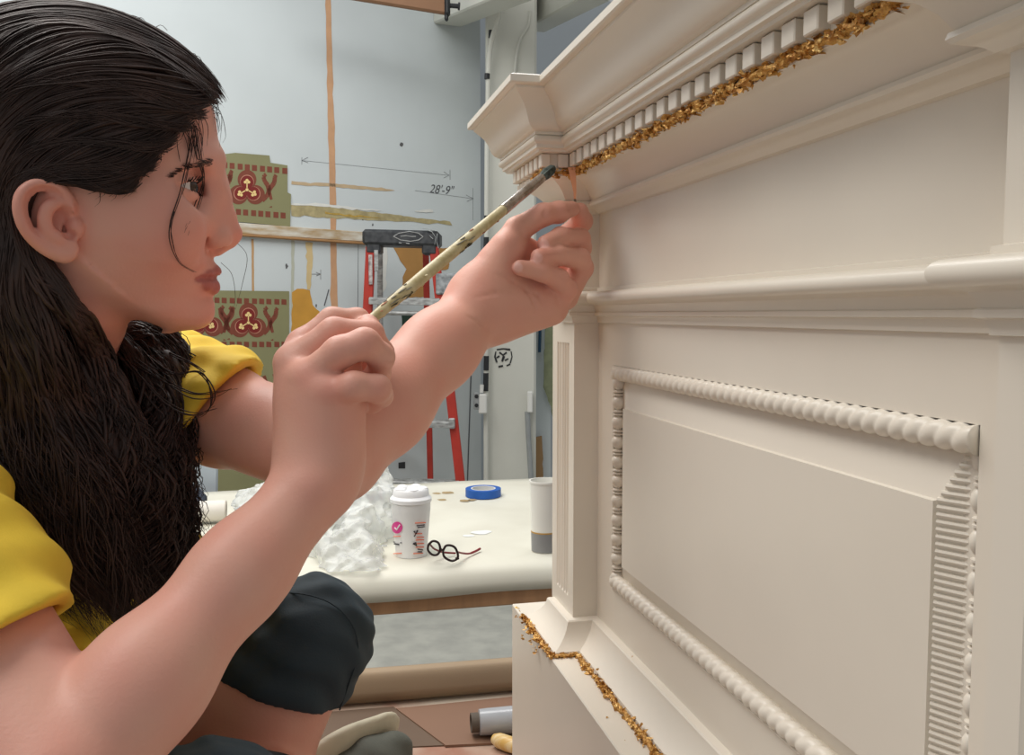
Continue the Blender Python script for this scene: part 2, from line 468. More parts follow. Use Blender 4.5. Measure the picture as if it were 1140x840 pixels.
# loose gold leaf laid along the two ledges
def leaf_run(name, path, per, spread, size, seed, m2):
    rg = np.random.default_rng(seed); mb = MB(); P = np.asarray(path); 
    d = np.r_[0, np.cumsum(np.linalg.norm(np.diff(P, axis=0), axis=1))]
    n = int(d[-1]/per)
    for i in range(n):
        t = rg.uniform(0, d[-1]); c = np.array([np.interp(t, d, P[:, k]) for k in range(3)])
        c = c+rg.normal(0, 1, 3)*spread; r = size*rg.uniform(.35, 1.25)
        a, b, _ = frame_from(rg.normal(0, 1, 3)+np.array([-.9, -.3, .3])); m = int(rg.integers(5, 8)); V = []
        cz = rg.normal(0, .35, m)*r
        for k in range(m):
            th = 2*math.pi*k/m+rg.uniform(-.3, .3); rr = r*rg.uniform(.5, 1.2)
            V.append(c+rr*(math.cos(th)*a+.6*math.sin(th)*b)+cz[k]*_)
        V.append(c+_*r*.25); F = [(k, (k+1) % m, m) for k in range(m)]
        mb.mi = int(rg.random() < .4); mb.add(V, F)
    # the laid strip under the flakes
    mb.mi = 0
    for i in range(len(P)-1):
        L = np.linalg.norm(P[i+1]-P[i]); n = max(2, int(L/.004)); pts = [P[i]+(P[i+1]-P[i])*k/n+rg.normal(0, spread[2]*.4, 3) for k in range(n+1)]
        mb.tube(pts, rg.uniform(.6, 1.15, n+1)*size*.62, 7)
    return mb.build(name, [GOLD, GOLD2], mantel, smooth=False, angle=None)
top = [MW(.045, BRK+.003, .1285), MW(-.002, BRK+.003, .1285), MW(-.002, .003, .1285), MW(-.20, .003, .1285), MW(SR+.004, .003, .1283)]
o_ = tag(leaf_run('gold_leaf_run', top, .00042, np.array([.0012, .0012, .0018]), .0034, 3, GOLD2), 'ragged gold leaf along the ledge below the dentils')
e = -.006
bot = [MW(.122, BRK+e, -.3235), MW(-e, BRK+e, -.3250), MW(-e, e, -.3250), MW(-.20, e, -.3250), MW(SR+e, e, -.3250)]
tag(leaf_run('gold_leaf_run', bot, .00062, np.array([.0018, .0018, .0014]), .0034, 5, GOLD2), 'ragged gold leaf along the base ledge')
rg = np.random.default_rng(9)
for (s, oo, z) in [(.085, .028, -.331), (.07, .0235, -.334), (.055, .0225, -.336), (.05, .021, -.3345), (-.08, -.029, -.300), (-.02, .008, -.3255), (.125, .024, -.327), (.13, .021, -.320), (-.13, .010, -.3255), (-.17, .012, -.3255)]:
    for j in range(4 if s > .04 else 1):
        c = MW(s+rg.normal(0, .003), oo+rg.normal(0, .001), z+rg.normal(0, .002)); a, b, _ = frame_from(rg.normal(0, 1, 3)); r = rg.uniform(.001, .003)
        mb = MB(); mb.add([c-a*r, c+b*r*.5, c+a*r, c-b*r*.6+_*r*.4], [(0, 1, 2), (0, 2, 3)]); mb.build('gold_flake', [GOLD2], mantel, smooth=False, angle=None)

# ================================================================ ROOM
WD = np.array([.823, .567, 0]); WD /= np.linalg.norm(WD); WN = np.array([WD[1], -WD[0], 0])
WP = np.array([-.1168*4.75, 4.75, 0])
def wall(px, py, off=0.0): return onplane(px, py, WP+WN*off, WN)
D2 = nrm([.974, .229, 0]); N2 = np.array([D2[1], -D2[0], 0])       # the table's long direction and its front normal
WALLP = mat('white_wall_paint', (206, 213, 214), .6, var=.05, scale=3, bump=.03, bscale=40)
FLOORM = mat('grey_concrete', (196, 196, 186), .7, rgb2=(178, 178, 170), scale=9, bump=.1, bscale=50, detail=8)
wl = 4.2
mb = MB(); c = WP+WD*(.46-wl/2)-WN*.06; mb.box(c+[0, 0, 1.8], (wl, .12, 3.6), (WD, WN, (0, 0, 1)))
wall_back = tag(mb.build('wall_back', WALLP, origin=c), kind='structure')
mb = MB(); mb.box((0, 2.4, -.03), (9, 9.6, .06)); floor = tag(mb.build('floor', FLOORM, origin=(0, 2.4, 0)), kind='structure')
WALL2 = mat('far_wall_paint', (196, 203, 207), .65, var=.06, scale=2)
RC = at(537, 300, 4.75)
mb = MB(); mb.box((1.9, 6.35, 1.8), (5.4, .12, 3.6)); tag(mb.build('wall_far', WALL2, origin=(1.9, 6.35, 0)), kind='structure')
# steel column, boxed, with the beam over it
COLM = mat('column_paint', (208, 208, 198), .5, var=.05, scale=5, bump=.04)
yc = 4.62
def cx(px, Y=yc): return at(px, 350, Y)[0]
x0, x1 = cx(541), cx(597)
mb = MB(); mb.box(((x0+x1)/2, yc+.13, 1.8), (x1-x0, .26, 3.6), None, .012)
column = tag(mb.build('column', COLM, origin=((x0+x1)/2, yc, 0)), kind='structure')
mb = MB(); a = at(528, 16, 4.5); b = at(720, -60, 3.0)
d = nrm(b-a); u, v_, _ = frame_from(d)
mb.box((a+b)/2+[0, 0, .12], (.16, .24, np.linalg.norm(b-a)+.8), (u, v_, d), .008)
a2 = at(600, 35, 4.9); b2 = at(720, -25, 3.4); d = nrm(b2-a2); u, v_, _ = frame_from(d); mb2 = MB()
mb2.box((a2+b2)/2+[.05, 0, .14], (.14, .2, np.linalg.norm(b2-a2)+.6), (u, v_, d), .008)
tag(mb.build('ceiling_beam', COLM, origin=(a+b)/2), kind='structure').name = 'trim_1'
tag(mb2.build('ceiling_beam', COLM, origin=(a2+b2)/2), kind='structure').name = 'trim_2'

# paint marks on the wall (each a patch lying on the boards)
def wpatch(name, pts, m, off=.0015, parent=None):
    o = mobj(name, [wall(x, y, off) for x, y in pts], [tuple(range(len(pts)))], m, wall_back, smooth=False); return o
def rag(pts, amp, seed, step=5):
    rg = np.random.default_rng(seed); P = [np.array(p, float) for p in pts]; out = []
    for i in range(len(P)):
        a, b = P[i], P[(i+1) % len(P)]; L = np.linalg.norm(b-a); n = max(1, int(L/step))
        for k in range(n): out.append(tuple(a+(b-a)*k/n+rg.normal(0, amp, 2)))
    return out
PEACH = mat('peach_stripe_paint', (206, 160, 122), .6, var=.12, scale=14)
OCHRE = mat('ochre_paint', (206, 152, 62), .6, var=.15, scale=10)
TAN = mat('tan_paint', (196, 172, 138), .6, var=.12, scale=20)
OLIVE2 = mat('olive_brown_paint', (158, 146, 108), .5, rgb2=(186, 172, 128), scale=30)
WHITEP = mat('white_paint_smear', (226, 226, 220), .5, var=.08, scale=20)
LEAFW = mat('gold_smear', (214, 178, 92), .4, metal=.4, var=.3, scale=60)
PENCIL = mat('pencil_lead', (86, 88, 92), .7)
wpatch('paint_stripe', rag([(362, -30), (367.5, -30), (374.5, 228), (367, 228), (363, 30)], .35, 1, 12), PEACH)
wpatch('paint_stripe', rag([(368, 232), (373.5, 232), (376, 352), (368, 352)], .4, 2, 12), PEACH)
wpatch('paint_stripe', rag([(324, 202), (372, 204), (425, 209), (440, 212), (424, 212.5), (372, 208), (324, 205.5)], .3, 3), TAN)
wpatch('paint_smear', rag([(324, 227), (360, 229), (400, 234), (440, 239), (500, 246.5), (504, 250), (440, 246), (400, 244), (324, 240)], .5, 4), OLIVE2, .002)
wpatch('gold_smear', rag([(362, 236), (400, 240), (430, 243), (400, 242), (362, 238.5)], .5, 5), LEAFW, .003)
wpatch('paint_smear', rag([(324, 226), (362, 226), (392, 231), (425, 234), (392, 233.5), (362, 229.5), (324, 228)], .5, 6), WHITEP, .003)
wpatch('paint_smear', rag([(462, 234), (482, 233), (482, 236), (462, 236)], .5, 16, 3), WHITEP, .003)
wpatch('paint_patch', rag([(325, 325), (331, 322), (345, 322), (348, 340), (357, 347), (354, 362), (340, 378), (330, 390), (324, 392)], .8, 7), OCHRE, .002)
wpatch('paint_stripe', rag([(341, 270), (349, 270), (346, 322), (342, 322)], .5, 8), mat('pale_ochre_paint', (214, 190, 140), .6, var=.1), .0018)
wpatch('paint_stripe', rag([(324.5, 266), (328, 266), (327, 350), (324, 350)], .3, 9), mat('grey_green_paint', (182, 184, 168), .6), .0018)
wpatch('paint_stripe', rag([(280, 266), (282.5, 266), (283, 326), (280.5, 326)], .2, 10), mat('thin_tan_stripe', (190, 150, 104), .6), .0018)
wpatch('paint_stripe', rag([(438, 275), (470, 275), (473, 330), (447, 332), (448, 308), (452, 300)], .5, 11), mat('brown_paint', (180, 134, 76), .6, var=.1), .0018)
wpatch('paint_patch', rag([(489, 275), (500, 276), (500, 300), (490, 300)], .5, 21), mat('brown_paint', (180, 134, 76), .6, var=.1), .0018)
wpatch('paint_patch', rag([(447, 350), (470, 348), (466, 372), (448, 378)], .4, 12), mat('dark_green_paint', (46, 66, 54), .6), .0018)
wpatch('paint_patch', rag([(425, 385), (442, 380), (442, 396), (426, 398)], .6, 13), OCHRE, .0018)
wpatch('paint_patch', rag([(421, 272), (431, 272), (430, 320), (424, 328)], .4, 14), WHITEP, .0018)
wpatch('paint_patch', rag([(444, 515), (451, 514), (451, 521), (444, 521)], .3, 15), mat('black_paint', (52, 54, 56), .6), .0018)
rgm = np.random.default_rng(4)
for (x, y, r) in [(447, 161, 3), (306, 184, 2), (360, 262, 1.5), (415, 250, 1.6), (319, 296, 3.2), (404, 244, 1.6), (352, 340, 2)]:
    wpatch('paint_speck', [(x+r*.6*math.cos(t)*rgm.uniform(.5, 1.2), y+r*math.sin(t)*rgm.uniform(.5, 1.2)) for t in np.linspace(0, 5.6, 9)], mat('dark_speck_paint', (92, 92, 92), .6), .0012)
def wline(pts, r=.0011, name='pencil_mark'):
    mb = MB(); mb.tube([wall(x, y, .0008) for x, y in pts], r, 5); return mb.build(name, PENCIL, wall_back)
wline([(336, 178.5), (500, 195)], .0006); wline([(343, 175), (336, 178.5), (343, 181)]); wline([(336, 175), (336, 183)])
wline([(501, 189), (501, 200)]); wline([(494, 191), (500, 195), (494, 198)])
wline([(462, 212), (526, 221)], .0007); wline([(519, 217), (527, 221), (520, 224)]); wline([(526.5, 209), (526.5, 245)], .0007)
wline([(343, 305), (357, 305)]); wline([(357, 300), (357, 311)]); wline([(352, 303), (357, 305), (352, 307)])
wline([(366, 322), (361, 340)], .003); wline([(399, 262), (398, 372)], .0012); wline([(525, 395), (520, 545)], .004, 'wire')
def wtext(s, px, py, px2, hpx, m, name='handwriting'):
    cu = bpy.data.curves.new(name, 'FONT'); cu.body = s; cu.size = 1; cu.shear = .35; cu.extrude = .004; cu.align_x = 'LEFT'
    o = bpy.data.objects.new(name, cu); COL.objects.link(o)
    bpy.context.view_layer.update(); dep = bpy.context.evaluated_depsgraph_get(); me = bpy.data.meshes.new_from_object(o.evaluated_get(dep))
    bpy.data.objects.remove(o)
    V = np.array([v.co[:] for v in me.vertices]); F = [tuple(p.vertices) for p in me.polygons]; bpy.data.meshes.remove(me)
    a = wall(px, py, .0008); b = wall(px2, py, .0008); w = np.linalg.norm(b-a); h = abs(wall(px, py-hpx)[2]-a[2])
    V = V-V.min(0); V = V/V.max(0)
    W = a+V[:, :1]*w*WD+V[:, 1:2]*np.array([0, 0, h])+V[:, 2:3]*WN*.0006
    return mobj(name, W, F, m, wall_back, smooth=False)
wtext("28'-9\"", 478, 214.5, 506, 10, PENCIL)

# batten fixed along the wall
WOOD1 = mat('paint_splashed_wood', (214, 210, 198), .6, rgb2=(176, 150, 112), scale=8, stretch=(1, 1, 4))
WOODB = mat('bare_pine', (170, 128, 84), .6, var=.2, scale=10)
bt = thing('wall_batten', 'paint splashed horizontal wooden batten fixed to the white wall left of the ladder', 'batten', wall(330, 260, 0))
def wbar(x0, y0, x1, y1, th_px, depth, m, name, parent):
    a = wall(x0, y0, depth/2); b = wall(x1, y1, depth/2); h = abs(wall(x0, y0)[2]-wall(x0, y0+th_px)[2]); d = nrm(b-a)
    mb = MB(); mb.box((a+b)/2, (np.linalg.norm(b-a), depth, h), (d, WN, np.cross(WN, d)*-1 if np.cross(WN, d)[2] < 0 else np.cross(WN, d)), .003)
    return mb.build(name, m, parent)
wbar(120, 244, 408, 264, 13, .022, WOOD1, 'batten', bt); wbar(120, 251.5, 408, 271, 3, .03, WOODB, 'bottom_edge', bt)

# stencilled samples
OLV = mat('olive_ground_paint', (138, 136, 98), .65, var=.06, scale=6)
BRK_ = mat('brick_red_stencil', (128, 66, 48), .6, var=.12, scale=40)
DKR = mat('deep_red_stencil', (122, 34, 28), .6)
CRM = mat('cream_gold_stencil', (236, 206, 140), .4)
PNK = mat('dusty_pink_line', (196, 140, 116), .6)
def disc(cx_, cy_, r, off, sx=1.0, n=28):
    return [wall(cx_+sx*r*math.cos(2*math.pi*k/n), cy_+r*math.sin(2*math.pi*k/n), off) for k in range(n)]
def trefoil(mb, cx_, cy_, R, off, mi, rk, sx=.97):
    mb.mi = mi
    for k in range(3):
        a = math.radians(-90+120*k); mb.poly(disc(cx_+sx*R*.56*math.cos(a), cy_+R*.56*math.sin(a), rk*R, off, sx))
def stencil(poly, name, label, cells, rows, partial=None):
    t = thing(name, label, 'stencil sample', wall(*poly[0], 0))
    mb = MB(); off = .009
    P = [wall(x, y, off) for x, y in poly]; mb.prism(P, -WN*.0035); mb.build('painted_ground', OLV, t, smooth=False)
    mb = MB()
    for (y0, y1, x0, x1, w, h) in rows:
        x = x0; i = 0
        while x < x1-3:
            y = y0+(y1-y0)*(x-x0)/(x1-x0); mb.mi = 0
            mb.poly([wall(x, y-h/2, off+.0006), wall(x+w, y-h/2+.4, off+.0006), wall(x+w, y+h/2+.4, off+.0006), wall(x, y+h/2, off+.0006)]); x += w*1.42+(1.0 if i % 3 == 2 else 0); i += 1
    for (cx_, cy_, R) in cells:
        trefoil(mb, cx_, cy_, R, off+.0006, 0, .54); mb.mi = 4; 
        trefoil(mb, cx_, cy_, R*.78, off+.0010, 3, .50); trefoil(mb, cx_, cy_, R*.74, off+.0014, 1, .50)
        for k in range(3):
            a = math.radians(-90+120*k); ex, ey = cx_+R*.42*math.cos(a), cy_+R*.42*math.sin(a); mb.mi = 2
            for j in range(3):
                b = a+math.radians(-90+90*j); mb.poly(disc(ex+R*.10*math.cos(b), ey+R*.10*math.sin(b), R*.085, off+.0018, 1, 10))
            mb.poly([wall(cx_+x*R, cy_+y*R, off+.0018) for x, y in [(.03*math.sin(a)+.1*math.cos(a), -.03*math.cos(a)+.1*math.sin(a)), (.03*math.sin(a)+.4*math.cos(a), -.03*math.cos(a)+.4*math.sin(a)), (-.03*math.sin(a)+.4*math.cos(a), .03*math.cos(a)+.4*math.sin(a)), (-.03*math.sin(a)+.1*math.cos(a), .03*math.cos(a)+.1*math.sin(a))]])
        mb.poly(disc(cx_, cy_, R*.085, off+.0019, 1, 12))
        # branching ornaments either side and the cusp that runs below
        mb.mi = 0
        for sg in (-1, 1):
            def O(x, y): return wall(cx_+sg*x*R, cy_+y*R, off+.0007)
            for path, wd in (([(.85, .62), (1.10, .35), (1.22, .05), (1.15, -.25), (1.0, -.45), (.92, -.72), (1.06, -.86)], .11), ([(1.22, .05), (1.38, -.2), (1.52, -.42), (1.55, -.7), (1.62, -.82)], .11), ([(1.22, 0), (1.28, .3), (1.36, .55)], .08)):
                S_ = spline(path, 14)
                for i in range(len(S_)-1):
                    d = S_[i+1]-S_[i]; n_ = np.array([-d[1], d[0]])/max(1e-6, np.hypot(*d))*wd
                    w0 = n_*(1.2-.5*abs(i/13-.4)); mb.poly([O(*(S_[i]+w0)), O(*(S_[i+1]+w0)), O(*(S_[i+1]-w0)), O(*(S_[i]-w0))])
            mb.poly([O(1.22, .98), O(1.38, .9), O(1.40, 1.0)])
    if partial:
        mb.mi = 0
        for path in partial:
            S_ = spline(path, 10)
            for i in range(9):
                d = S_[i+1]-S_[i]; n_ = np.array([-d[1], d[0]])/max(1e-6, np.hypot(*d))*1.9
                mb.poly([wall(*(S_[i]+n_), off+.0007), wall(*(S_[i+1]+n_), off+.0007), wall(*(S_[i+1]-n_), off+.0007), wall(*(S_[i]-n_), off+.0007)])
    mb.build('stencil_pattern', [BRK_, DKR, CRM, PNK, OLV], t, smooth=False)
    return t
stencil([(150, 160), (246, 172), (262, 170), (300, 173), (301, 181), (320, 184), (320, 214), (324, 216), (323, 252), (150, 236)], 'stencil_sample', 'olive stencil sample on wall, the upper one above the batten with a single trefoil showing', 'stencil sample',
        [(275, 211, 20)], [(178, 190.5, 190, 320, 5.6, 6.5), (231, 240, 205, 318, 5.6, 6.5)]) if False else None
def mk(poly, label, cells, rows, partial=None): return stencil(poly, 'stencil_sample', label, cells, rows, partial)
mk([(150, 160), (246, 172), (262, 170), (300, 173), (301, 181), (320, 184), (320, 214), (324, 216), (323, 252), (150, 236)], 'olive stencil sample painted above the batten, single red trefoil showing right of her nose',
   [(275, 211, 20), (226, 206, 20)], [(178, 190.5, 190, 320, 5.6, 6.5), (231, 240, 205, 318, 5.6, 6.5)])
mk([(120, 322), (322, 324), (322, 440), (298, 446), (298, 560), (120, 556)], 'larger olive stencil sample painted below the batten, trefoil band beside her chin',
   [(276.5, 359, 20), (228, 358, 20), (180, 357, 20)], [(333, 336, 206, 321, 5.6, 6), (383, 383, 206, 319, 5.6, 6)],
   [[(294, 418), (296, 424), (300, 428)], [(305, 416), (307, 424), (303, 432), (300, 442)], [(308, 430), (302, 440), (299, 448)], [(276, 418), (274, 424)]])

# conduit, boxes and switch gear
GREYM = mat('galvanised_grey', (168, 172, 172), .45, metal=.4, var=.12, scale=20)
BLKM = mat('black_tape', (38, 40, 42), .5)
WHB = mat('white_plastic', (222, 222, 216), .4)
cd = thing('conduit', 'thin cream conduit with black marks running down the left edge of the column', 'conduit', at(545, 600, 4.55)*[1, 1, 0])
mb = MB(); pts = [at(549, 5, 4.5), at(556, 15, 4.5), at(551, 32, 4.52), at(545, 60, 4.55), at(543, 120, 4.55), at(542, 200, 4.55), at(541, 460, 4.55), at(541, 460, 4.55)*[1, 1, 0]+[0, 0, .012]]
mb.tube(spline(pts, 40), .013, 10); mb.build('pipe', COLM, cd)
for (x, y, h) in [(547, 34, 8), (542.5, 82, 6), (541.5, 264, 12), (541.5, 396, 16), (541, 415, 20), (542, 240, 5)]:
    mb = MB(); mb.tube([at(x, y, 4.545), at(x-.3, y+h, 4.545)], .0142, 10); mb.build('tape_wrap', BLKM, cd)
mb = MB(); mb.tube(spline([at(590, 12, 4.6), at(588, 28, 4.6), at(580, 42, 4.6), at(575, 60, 4.6), at(573, 90, 4.6), at(573, 150, 4.6)], 24), .007, 8); mb.build('cable', COLM, column)
ob = thing('outlet_box', 'white electrical outlet box on the wall beside the column below her wrist', 'outlet', at(535, 448, 4.5))
mb = MB(); c = at(537.5, 449, 4.5); mb.box(c, (.042, .05, .10), None, .006); mb.build('box', WHB, ob)
c = at(530.5, 446, 4.49); mb = MB(); mb.box(c, (.030, .03, .088), None, .005); mb.build('cover_plate', GREYM, ob)
for dy in (-5, 5):
    mb = MB(); mb.lathe([(.0001, 0), (.010, 0), (.010, .004), (.0001, .004)], at(530.5, 446+dy, 4.474), (0, -1, 0), 14); mb.build('socket', BLKM, ob)
mb = MB(); mb.tube([at(536, 437, 4.5), at(536.5, 428, 4.5)], .01, 8); mb.build('connector', WHB, ob)
sw = thing('switch_box', 'small white switch box on the right edge of the column with pipe below', 'switch box', at(590, 446, 4.6))
mb = MB(); mb.box(at(590, 447, 4.58), (.028, .05, .11), None, .005); mb.build('box', WHB, sw)
mb = MB(); mb.tube([at(587, 458, 4.58), at(588, 480, 4.58), at(591, 530, 4.58), at(591, 575, 4.58)], .014, 10); mb.build('pipe', GREYM, sw)
# mark stencilled on the column face
mb = MB(); mb.mi = 0
def cm(px, py): return onplane(px, py, (0, yc-.0012, 0), (0, -1, 0))
rg = np.random.default_rng(2)
for pts in [[(553, 389), (560, 388), (568, 389)], [(552, 391), (551, 397), (553, 403)], [(569, 391), (570, 397), (568, 404)], [(555, 408), (560, 407)], [(564, 407), (568, 405)], [(556, 392), (560, 395), (564, 392)], [(561, 396), (559, 402)], [(562, 401), (566, 399)], [(553, 398), (556, 396)]]:
    mb.tube([cm(*p) for p in pts], rg.uniform(.003, .007, len(pts)), 5)
mb.build('stamped_mark', BLKM, column)
# things leaning behind the column on the right
bl = thing('leaning_board', 'pale board with ragged brown edge leaning between the column and the mantel', 'board', at(605, 520, 4.9)*[1, 1, 0])
mb = MB(); mb.prism([at(x, y, 4.95) for x, y in [(592, 330), (613, 330), (613, 636), (592, 636)]], (0, .03, 0)); mb.build('board_face', mat('pale_blue_white', (206, 214, 216), .6), bl, smooth=False)
mb = MB(); mb.prism([at(x, y, 4.9) for x, y in rag([(592, 488), (603, 486), (605, 540), (592, 540)], .5, 31, 6)], (0, .03, 0)); mb.build('kraft_patch', mat('kraft_paper', (170, 136, 96), .7, var=.1), bl, smooth=False)
mb = MB(); mb.prism([at(x, y, 4.88) for x, y in rag([(607, 355), (618, 355), (618, 470), (605, 430), (606, 400)], .6, 32, 6)], (0, .02, 0)); mb.build('green_edge', mat('moss_green_edge', (142, 148, 116), .7, var=.2, scale=30), bl, smooth=False)
mb = MB(); mb.tube([at(602, 335, 4.9), at(600.5, 392, 4.9)], .009, 10); mb.build('blue_strip', mat('dark_teal_blue', (32, 70, 96), .5), bl)
# bar clamp across the top
pc = thing('bar_clamp', 'brown wooden bar with black clamp head hanging at the top of the wall', 'clamp', at(440, 4, 4.3))
mb = MB(); a = at(372, -13, 4.1); b = at(499, 8, 4.35); d = nrm(b-a); u, v_, _ = frame_from(d); mb.box((a+b)/2, (.03, .075, np.linalg.norm(b-a)), (u, v_, d), .008); mb.build('bar', mat('brown_bar', (150, 112, 84), .6, var=.15, scale=6), pc)
mb = MB(); c = at(498, 6, 4.34); mb.box(c, (.026, .05, .10), None, .01); mb.box(at(497, 19, 4.34), (.018, .03, .035), None, .006); mb.build('clamp_head', BLKM, pc)
mb = MB(); mb.tube([at(499, 6, 4.34), at(511, 7, 4.34)], .011, 10); mb.tube([at(510, 7, 4.34), at(512, 7.2, 4.34)], .018, 10); mb.build('screw', BLKM, pc)

# ================================================================ STEP LADDER
RED = mat('red_fibreglass', (186, 58, 46), .45, var=.18, scale=12)
ALU = mat('scuffed_aluminium', (196, 198, 196), .4, metal=.5, rgb2=(150, 150, 148), scale=30, stretch=(1, 1, 3))
BLKP = mat('black_moulded_plastic', (44, 46, 50), .45, rgb2=(70, 72, 74), scale=40)
ld = thing('step_ladder', 'red fibreglass step ladder with black paint spattered cap beside the column', 'ladder', at(455, 545, 4.25)*[1, 1, 0])
LY = 4.25
def rail_(px0, py0, px1, py1, Y, name, w=.026, dpt=.055, m=RED, Y1=None):
    a = at(px0, py0, Y); b = at(px1, py1, Y1 or Y); d = nrm(b-a); u, v_, _ = frame_from(d, (0, 1, 0))
    mb = MB(); L = np.linalg.norm(b-a)
    # channel section: web and two flanges
    mb.box((a+b)/2, (w, dpt, L), (nrm(np.cross((0, 1, 0), d)), nrm(np.cross(d, nrm(np.cross((0, 1, 0), d)))), d), .004)
    return mb.build(name, m, ld)
rail_(413, 274, 398, 575, LY, 'front_rail', .045, .03)
rail_(483, 274, 517, 575, LY, 'front_rail', .045, .03)
rail_(423, 276, 424, 575, LY+.22, 'rear_rail', .026, .03, ALU, LY+.42) ; rail_(474, 276, 480, 575, LY+.2, 'rear_rail', .03, .03, RED, LY+.42)
def step(x0, x1, y, name='step', dz=.075, hh=.028, Y=LY):
    a = at(x0, y, Y-.02); b = at(x1, y+1.5, Y-.02); d = nrm(b-a); n_ = nrm(np.cross(d, (0, 0, 1)))
    mb = MB(); mb.box((a+b)/2-n_*dz*.3, (np.linalg.norm(b-a), dz, .008), (d, n_, (0, 0, 1)), .002); mb.box((a+b)/2+n_*dz*.2+np.array([0, 0, -hh/2]), (np.linalg.norm(b-a), .006, hh), (d, n_, (0, 0, 1)), .002)
    for k in range(4): mb.box((a+b)/2-n_*dz*(.5-.22*k)+[0, 0, .005], (np.linalg.norm(b-a)*.98, .004, .003), (d, n_, (0, 0, 1)))
    return mb.build(name, ALU, ld)
for y, x0, x1 in ((332, 411, 490), (400, 408, 497), (468, 405, 505), (535, 401, 512)): step(x0, x1, y)
mb = MB(); mb.tube([at(424, 348, LY+.28), at(478, 349, LY+.28)], .012, 8); mb.build('rear_brace', ALU, ld)
mb = MB(); mb.tube([at(424, 470, LY+.33), at(480, 470, LY+.33)], .012, 8); mb.build('rear_brace', ALU, ld)
mb = MB()
a = at(404, 264, LY); b = at(490, 266, LY); d = nrm(b-a); n_ = nrm(np.cross(d, (0, 0, 1)))
mb.box((a+b)/2-n_*.05, (np.linalg.norm(b-a), .16, .075), (d, n_, (0, 0, 1)), .014)
for t in (.14, .86): mb.box(a+(b-a)*t-n_*.03+np.array([0, 0, -.05]), (.07, .10, .05), (d, n_, (0, 0, 1)), .008)
cap = mb.build('top_cap', BLKP, ld)
def capm(px, py): return onplane(px, py, (a+b)/2+n_*.0312, n_)
mb = MB()
for pts in ([(438, 263), (444, 259.5), (456, 257.5), (466, 259.5), (471, 263.5)], [(438, 263), (446, 267), (457, 268.5), (466, 267), (471, 263.5)], [(446, 263), (452, 262.3), (458, 263.2), (463, 263)], [(444, 270), (447, 270.5)], [(452, 270.6), (456, 271)]):
    mb.tube([capm(*p) for p in pts], .0022, 5)
mb.build('raised_emblem', ALU, ld)
mb = MB(); rg = np.random.default_rng(12)
for pts in ([(476, 256), (481, 258), (485, 264), (484, 272)], [(470, 254), (478, 255), (486, 257)], [(478, 262), (482, 266)], [(487, 260), (486, 268), (488, 276)]):
    mb.tube([capm(*p)+n_*.001 for p in pts], rg.uniform(.003, .008, len(pts)), 6, flat=.3)
mb.build('paint_drip', mat('pale_grey_paint', (196, 200, 200), .5), ld)
mb = MB(); c = at(497, 316, LY-.02); mb.box(c, (.10, .02, .10), None, .006); mb.build('spreader_plate', mat('paint_flecked_grey', (176, 180, 182), .4, metal=.3, rgb2=(120, 124, 126), scale=40), ld)
mb = MB(); mb.box(at(412.5, 300, LY-.022), (.018, .004, .14), None, .001); mb.build('warning_label', mat('faded_label', (196, 188, 184), .6, rgb2=(120, 110, 110), scale=60), ld)
mb = MB(); mb.box(at(419, 290, LY-.024), (.02, .012, .1), None, .002); mb.build('bracket', ALU, ld)
mb = MB(); mb.box(at(503, 471, LY-.025), (.03, .03, .05), None, .004); mb.build('bracket', ALU, ld)

# ================================================================ FAR TABLE
TZ = .90
TF = at(500, 638, .54*985/288)*[1, 1, 0]          # a point on the front edge line
def TP(u, v, z): return TF + D2*u - N2*v + np.array([0, 0, z])
PINE = mat('pine_edge', (196, 150, 110), .6, var=.2, scale=6, stretch=(6, 6, 1))
tb = thing('work_table', 'long worktable with pine edge under a cream paper cover in the background', 'table', TP(-.2, .5, 0))
mb = MB(); mb.box(TP(-.25, .485, TZ-.0585), (2.5, .962, .062), (D2, N2, (0, 0, 1)), .003); mb.build('tabletop', PINE, tb)
for (u, v) in ((-1.4, .1), (.92, .1), (-1.4, .86), (.92, .86)):
    mb = MB(); mb.box(TP(u, v, (TZ-.085)/2), (.07, .07, TZ-.085), (D2, N2, (0, 0, 1)), .004); mb.build('leg', PINE, tb)
PAPER = mat('cream_cover_paper', (226, 223, 208), .5, rgb2=(216, 212, 196), scale=5, bump=.12, bscale=9, detail=6)
prof = [(.97, -.028), (.972, .0), (.96, .004)]
prof = [(v, .0025) for v in np.linspace(.96, .05, 16)] + [(.030, .0005), (.012, -.006), (.0, -.018), (-.006, -.036), (-.0075, -.056)]
V = []; us = np.linspace(-1.5, 1.0, 70); rg = np.random.default_rng(3)
for (v, z) in prof:
    for u in us: V.append(TP(u, v+.0025*math.sin(u*9+v*4), TZ-.0275+.0275+z+.0012*math.sin(u*17+v*11)+.001*math.sin(u*5-v*23)))
n = len(us); F = [(i*n+k, (i+1)*n+k, (i+1)*n+k+1, i*n+k+1) for i in range(len(prof)-1) for k in range(n-1)]
tc_ = mobj('table_cover', V, F, PAPER, None, origin=TP(-.2, .5, TZ)); md = tc_.modifiers.new('thick', 'SOLIDIFY'); md.thickness = .0015; md.offset = 1
tag(tc_, 'cream paper cover spread over the background worktable and folded over its front', 'table cover')
rg = np.random.default_rng(8); STN = mat('dried_brown_stain', (176, 152, 112), .6, var=.2, scale=40); WST = mat('white_spill', (238, 240, 238), .4)
def onT(px, py, dz=.004): return atZ(px, py, TZ+dz)
